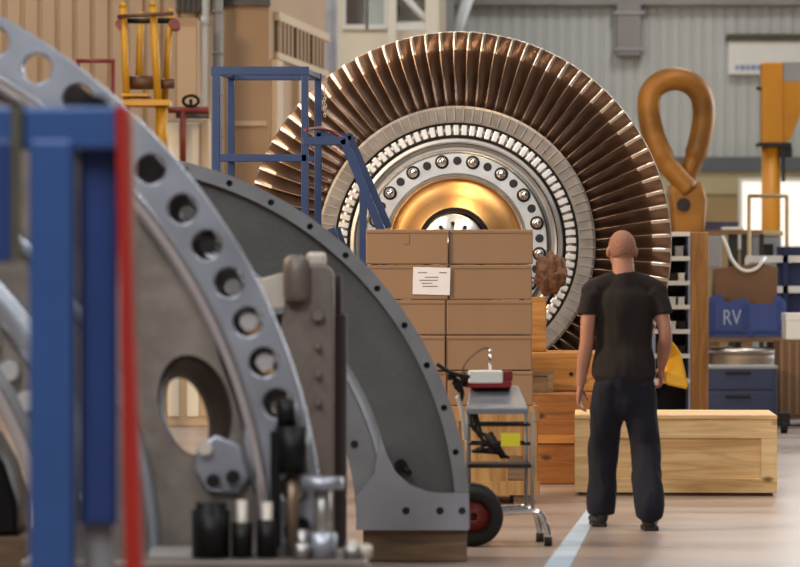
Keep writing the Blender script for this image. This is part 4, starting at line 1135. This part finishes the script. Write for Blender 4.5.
# neck and head
limb(body, [(0,-.005,1.46,.078,.066),(-.003,.0,1.52,.066,.064),(-.008,.012,1.59,.064,.064)])
H = Vector((-.012,.028,1.645)); hr = Matrix.Rotation(math.radians(10),3,'Z')
def hp(x,y,z): return H+hr @ Vector((x,y,z))
ell(body, hp(0,-.012,.02), (.077,.098,.096), hr); ell(body, hp(0,.03,-.04), (.062,.068,.075), hr); ell(body, hp(0,.062,-.075), (.036,.034,.028), hr)
limb(body, [tuple(hp(0,.085,.012))+(.009,.009), tuple(hp(0,.1,-.015))+(.012,.012), tuple(hp(0,.105,-.03))+(.016,.012)], 10)   # nose
for sx in (-1,1):
    ell(body, hp(sx*.081,-.006,-.010), (.013,.022,.035), hr @ Matrix.Rotation(sx*.5,3,'Z'))     # ears
    ell(body, hp(sx*.03,.075,.03), (.024,.014,.009), hr)     # brow
    ell(body, hp(sx*.04,.06,-.02), (.02,.022,.022), hr)      # cheek
ell(body, hp(0,.09,-.052), (.022,.012,.006), hr); ell(body, hp(0,.088,-.061), (.019,.012,.006), hr)
# hips and legs
for sx, ft, kn in ((-1, LF, Vector((-.105,.17,.46))), (1, RF_, Vector((.118,.02,.47)))):
    limb(body, [(sx*.08,.02,.84,.08,.09),(sx*.09,.03,.78,.082,.088),(kn.x*.9,kn.y*.6+.01,.62,.066,.072),(kn.x,kn.y,kn.z,.052,.056),(kn.x*1.03,(kn.y+ft.y)/2-.03,.33,.050,.056),(ft.x,ft.y-.045,.16,.036,.040),(ft.x,ft.y-.045,.09,.034,.040)])
    limb(body, [(ft.x,ft.y-.07,.05,.032,.03),(ft.x+sx*.008,ft.y+.02,.045,.038,.03),(ft.x+sx*.018,ft.y+.12,.035,.042,.022),(ft.x+sx*.02,ft.y+.165,.03,.034,.016)], fwd=Vector((0,0,1)))

def hand(bm, w, d, side, palm_n, curl, thumb_side):
    """w wrist, d direction of the hand, palm_n where the palm faces, side: index-finger side"""
    d = d.normalized(); palm_n = (palm_n-d*palm_n.dot(d)).normalized(); sd = d.cross(palm_n).normalized()
    if sd.dot(side) < 0: sd = -sd
    pl = .092
    rings = []
    for f, hw, ht in ((0,.026,.022),(.25,.034,.02),(.6,.041,.017),(1,.041,.0135)):
        c = w+d*pl*f; rings.append([c+sd*math.cos(2*PI*k/16)*hw+palm_n*math.sin(2*PI*k/16)*ht for k in range(16)])
    ring_loft(bm, rings)
    for i, (o, L) in enumerate(((.031,.072),(.0105,.08),(-.0105,.074),(-.031,.058))):
        p = w+d*pl*.86+sd*o; pts = [p]; ang = curl[0]*(1+.08*i)
        dd = d*math.cos(ang)+palm_n*math.sin(ang); p = p+d*.014; pts.append(p)
        for j, fr in enumerate((.46,.3,.24)):
            p = p+dd*L*fr; pts.append(p); ang += curl[1]*(1+.1*i); dd = d*math.cos(ang)+palm_n*math.sin(ang)
        rad = [.0095,.0095,.009,.0082,.007]
        limb(bm, [tuple(q)+(rad[k],rad[k]) for k, q in enumerate(pts)], 10, fwd=sd)
    p = w+d*.025+sd*.026
    tpts = [p, p+(d*.5+sd*.7+palm_n*.25)*.035, p+(d*.5+sd*.7+palm_n*.25)*.035+(d*.8+sd*.25+palm_n*.5)*.03, p+(d*.5+sd*.7+palm_n*.25)*.035+(d*.8+sd*.25+palm_n*.5)*.03+(d*.85-sd*.05+palm_n*.55)*.026]
    limb(bm, [tuple(q)+(r,r) for q, r in zip(tpts, (.015,.012,.0105,.008))], 10, fwd=sd)
hand(body, Vector((-.253,.072,.842)), Vector((-.10,.16,-1)), Vector((.1,1,0)), Vector((1,-.25,0)), (.35,.42), 1)
hand(body, Vector((.231,.150,.95)), Vector((.03,.42,-.8)), Vector((-.4,1,.4)), Vector((-1,.0,-.05)), (.5,.75), 1)
remeshed('body', body, 'skin', person, .0052, 5)
person_body = person.children[0]
# eyes
for sx in (-1,1):
    b = B(); ell(b, hp(sx*.031,.0775,.012), (.012,.010,.0075), hr); ell(b, hp(sx*.031,.0865,.012), (.005,.003,.005), hr)
    obj('eye', b, 'eyewhite', person)
# hair cap (cropped)
b = B()
bmesh.ops.create_icosphere(b, subdivisions=5, radius=1)
kill = []
for v in b.verts:
    q = v.co.copy()
    if q.z < -.62+.12*math.cos(q.x*3) and q.y < .3 or (q.y > .35 and q.z < .45) or (q.z < -.1 and q.y > -.05): kill.append(v)
    v.co = hp(0,-.012,.02)+hr @ Vector((q.x*.0785, q.y*.0995, q.z*.0975))
bmesh.ops.delete(b, geom=kill, context='VERTS')
hair = obj('hair', b, 'hair', person)
sol = hair.modifiers.new('th', 'SOLIDIFY'); sol.thickness = .003; sol.offset = 0
for p in hair.data.polygons: p.use_smooth = True

def folds(fr, amp, z0=None):
    def f(co):
        v = Vector((co.x*fr*1.0, co.y*fr, co.z*fr*.45+co.x*3))
        return amp*(noise.noise(v)+.5*noise.noise(v*2.1))*max(0,min(1,(1.45-co.z)/.1))
    return f
# t-shirt
b = B()
limb(b, [(0,.02,.905,.192,.138),(0,.02,.98,.186,.134),(0,.03,1.08,.168,.118),(0,.03,1.2,.172,.122),(0,.02,1.32,.182,.126),(0,.01,1.39,.175,.112),(0,.003,1.44,.12,.085),(0,-.002,1.492,.075,.072)])
limb(b, [(-.2,0,1.395,.058,.066),(-.13,0,1.428,.055,.07),(0,0,1.455,.055,.074),(.13,0,1.428,.055,.07),(.205,0,1.395,.058,.066)], fwd=Vector((0,0,1)))
limb(b, [(-.155,0,1.40,.058,.07),(-.195,-.002,1.37,.058,.066),(-.211,-.008,1.32,.056,.063),(-.221,-.013,1.262,.058,.064)], round_ends=False)
limb(b, [(.16,0,1.40,.058,.07),(.198,-.004,1.37,.058,.066),(.219,-.014,1.32,.056,.063),(.232,-.024,1.262,.058,.064)], round_ends=False)
remeshed('tshirt', b, 'tee', person, .008, 3, folds(11, .009))
# trousers
b = B()
limb(b, [(0,.02,.74,.15,.115),(0,.02,.84,.17,.124),(0,.02,.94,.178,.126),(0,.02,1.0,.168,.118)])
for sx, ft, kn in ((-1, LF, Vector((-.112,.17,.46))), (1, RF_, Vector((.125,.02,.47)))):
    limb(b, [(sx*.088,.02,.86,.095,.118),(sx*.094,.03,.74,.1,.112),(kn.x*.92,kn.y*.6+.01,.6,.094,.1),(kn.x,kn.y,kn.z,.088,.09),(kn.x*1.03,(kn.y+ft.y)/2-.02,.32,.088,.09),(ft.x,ft.y-.04,.16,.088,.09),(ft.x,ft.y-.03,.082,.080,.095)], round_ends=False)
remeshed('trousers', b, 'trouser', person, .008, 3, folds(10, .014))
# shoes
for sx, ft in ((-1,LF),(1,RF_)):
    b = B()
    limb(b, [(ft.x,ft.y-.075,.055,.041,.052),(ft.x+sx*.004,ft.y-.02,.06,.044,.056),(ft.x+sx*.014,ft.y+.08,.047,.05,.042),(ft.x+sx*.022,ft.y+.155,.037,.046,.03),(ft.x+sx*.023,ft.y+.185,.034,.03,.024)], fwd=Vector((0,0,1)))
    limb(b, [(ft.x,ft.y-.045,.06,.046,.05),(ft.x,ft.y-.045,.13,.045,.05)])
    sh = remeshed('shoe', b, 'shoe', person, .007, 3)
    for v in sh.data.vertices: v.co.z = max(v.co.z, .004)
    b = B(); lp = [(-.043,-.1),(.043,-.1),(.047,0),(.053,.1),(.045,.17),(.015,.205),(-.025,.2),(-.05,.13),(-.048,0)]
    lo = [b.verts.new((ft.x+sx*x+sx*.012, ft.y+y, 0)) for x,y in lp]; hi = [b.verts.new((ft.x+sx*x+sx*.012, ft.y+y, .024)) for x,y in lp]
    b.faces.new(hi); b.faces.new(lo)
    for i in range(len(lp)): b.faces.new((lo[i],lo[(i+1)%len(lp)],hi[(i+1)%len(lp)],hi[i]))
    obj('sole', b, 'rubber', sh, bevel=.006)
# yellow pouch in the right hand
pc = Vector((X(676,YPN+.2),YPN+.235,0))
b = B()
lp = [(669,341),(673,342),(681,353),(688,386),(686,389),(667,385),(664,381),(666,360)]
outl = [(X(px,YPN+.235)-pc.x, Z(py,YPN+.235)) for px,py in lp]
add_plate(b, [outl], -.022, .022, bevel=.012)
bmesh.ops.subdivide_edges(b, edges=b.edges, cuts=1)
for v in b.verts: v.co.y += .02*math.sin(v.co.z*14)+.006*noise.noise(v.co*20)
t = thing('yellow_pouch', 'bright yellow fabric pouch hanging from the right hand of the man', 'pouch', pc)
obj('pouch_body', b, 'pouch', t)
b = B(); add_tube(b, smooth_path([(outl[0][0],0,outl[0][1]-.005),(outl[0][0]-.015,-.01,outl[0][1]+.012),(outl[0][0]-.005,0,outl[0][1]-.01)]), .004, 6); obj('loop', b, 'pouch', t)

# ------------------------------------------------------------------ light
w = bpy.data.worlds.new('hall'); S.world = w; w.use_nodes = True
nt = w.node_tree; bg = nt.nodes['Background']
tc = nt.nodes.new('ShaderNodeTexCoord'); sp = nt.nodes.new('ShaderNodeSeparateXYZ'); nt.links.new(tc.outputs['Generated'], sp.inputs['Vector'])
rp = nt.nodes.new('ShaderNodeValToRGB'); mr = nt.nodes.new('ShaderNodeMapRange'); mr.inputs['From Min'].default_value = -1; mr.inputs['From Max'].default_value = 1
nt.links.new(sp.outputs['Z'], mr.inputs['Value']); nt.links.new(mr.outputs['Result'], rp.inputs['Fac'])
cr = rp.color_ramp
cr.elements[0].position = .45; cr.elements[0].color = (.16,.13,.11,1)
cr.elements[1].position = 1.0; cr.elements[1].color = (.62,.62,.62,1)
e = cr.elements.new(.58); e.color = (.26,.23,.2,1)
nt.links.new(rp.outputs['Color'], bg.inputs['Color']); bg.inputs['Strength'].default_value = .42

def area(name, loc, target, size, energy, col=(1,1,1), sy=None):
    l = bpy.data.lights.new(name, 'AREA'); l.energy = energy; l.color = col; l.size = size
    if sy: l.shape = 'RECTANGLE'; l.size_y = sy
    o = bpy.data.objects.new(name, l); C.objects.link(o); o.location = loc
    d = Vector(target)-Vector(loc); o.rotation_euler = d.to_track_quat('-Z', 'Y').to_euler()
    return o
# rows of hall lamps under the roof
for y in (10, 20, 31, 43, 54):
    for x in (-5, 5): area('hall_and_fill_light', (x,y,10), (x,y,0), 1.2, 290, (1,.97,.93), 3)
# unseen warm light at front left, daylight from the tall windows on the right and rear
area('warm_light', (-7,19,5.5), (-.6,27,2), 1.5, 1150, (1,.74,.48))
for x in (-4, 4): area('hall_and_fill_light', (x,1.5,9), (x,5,0), 1.2, 260, (1,.97,.93), 3)  # unseen fill lights added to brighten the blue rack and near parts
area('warm_light', (1.6,24.2,9), (.8,26.6,1.8), 1.6, 260, (1,.72,.42))  # unseen warm light added to make the hub cover glow orange
area('hall_and_fill_light', (-1,44,9.5), (-1,52,5), 1.5, 260, (1,.97,.93), 3)  # extra fill light added to brighten the cream office wall
area('window_light', (12,40,5), (2,26,.5), 5, 1250, (.93,.97,1), 6)
area('hall_and_fill_light', (-2.5,6,7.5), (-1.2,13.5,1.4), 1.2, 330, (.96,.98,1), 3)  # unseen fill light added to lift the near ring casing
area('rear_window_light', (8.5,58.5,4.5), (4,25,0), 4.5, 520, (1,.98,.95), 5)

# ------------------------------------------------------------------ camera
cam = bpy.data.cameras.new('camera'); co = bpy.data.objects.new('camera', cam); C.objects.link(co)
co.location = (0,0,ZC); co.rotation_euler = (PI/2,0,0)
cam.sensor_width = 36; cam.lens = 36*F/800; cam.shift_y = (HZ-283.5)/800
cam.clip_end = 200
cam.dof.use_dof = True; cam.dof.focus_distance = 24.0; cam.dof.aperture_fstop = 2.9
S.camera = co
S.view_settings.view_transform = 'Standard'; S.view_settings.look = 'None'; S.view_settings.gamma = 1; S.view_settings.exposure = -.1
S.view_settings.use_curve_mapping = False
S.cycles.use_denoising = True
S.cycles.max_bounces = 6
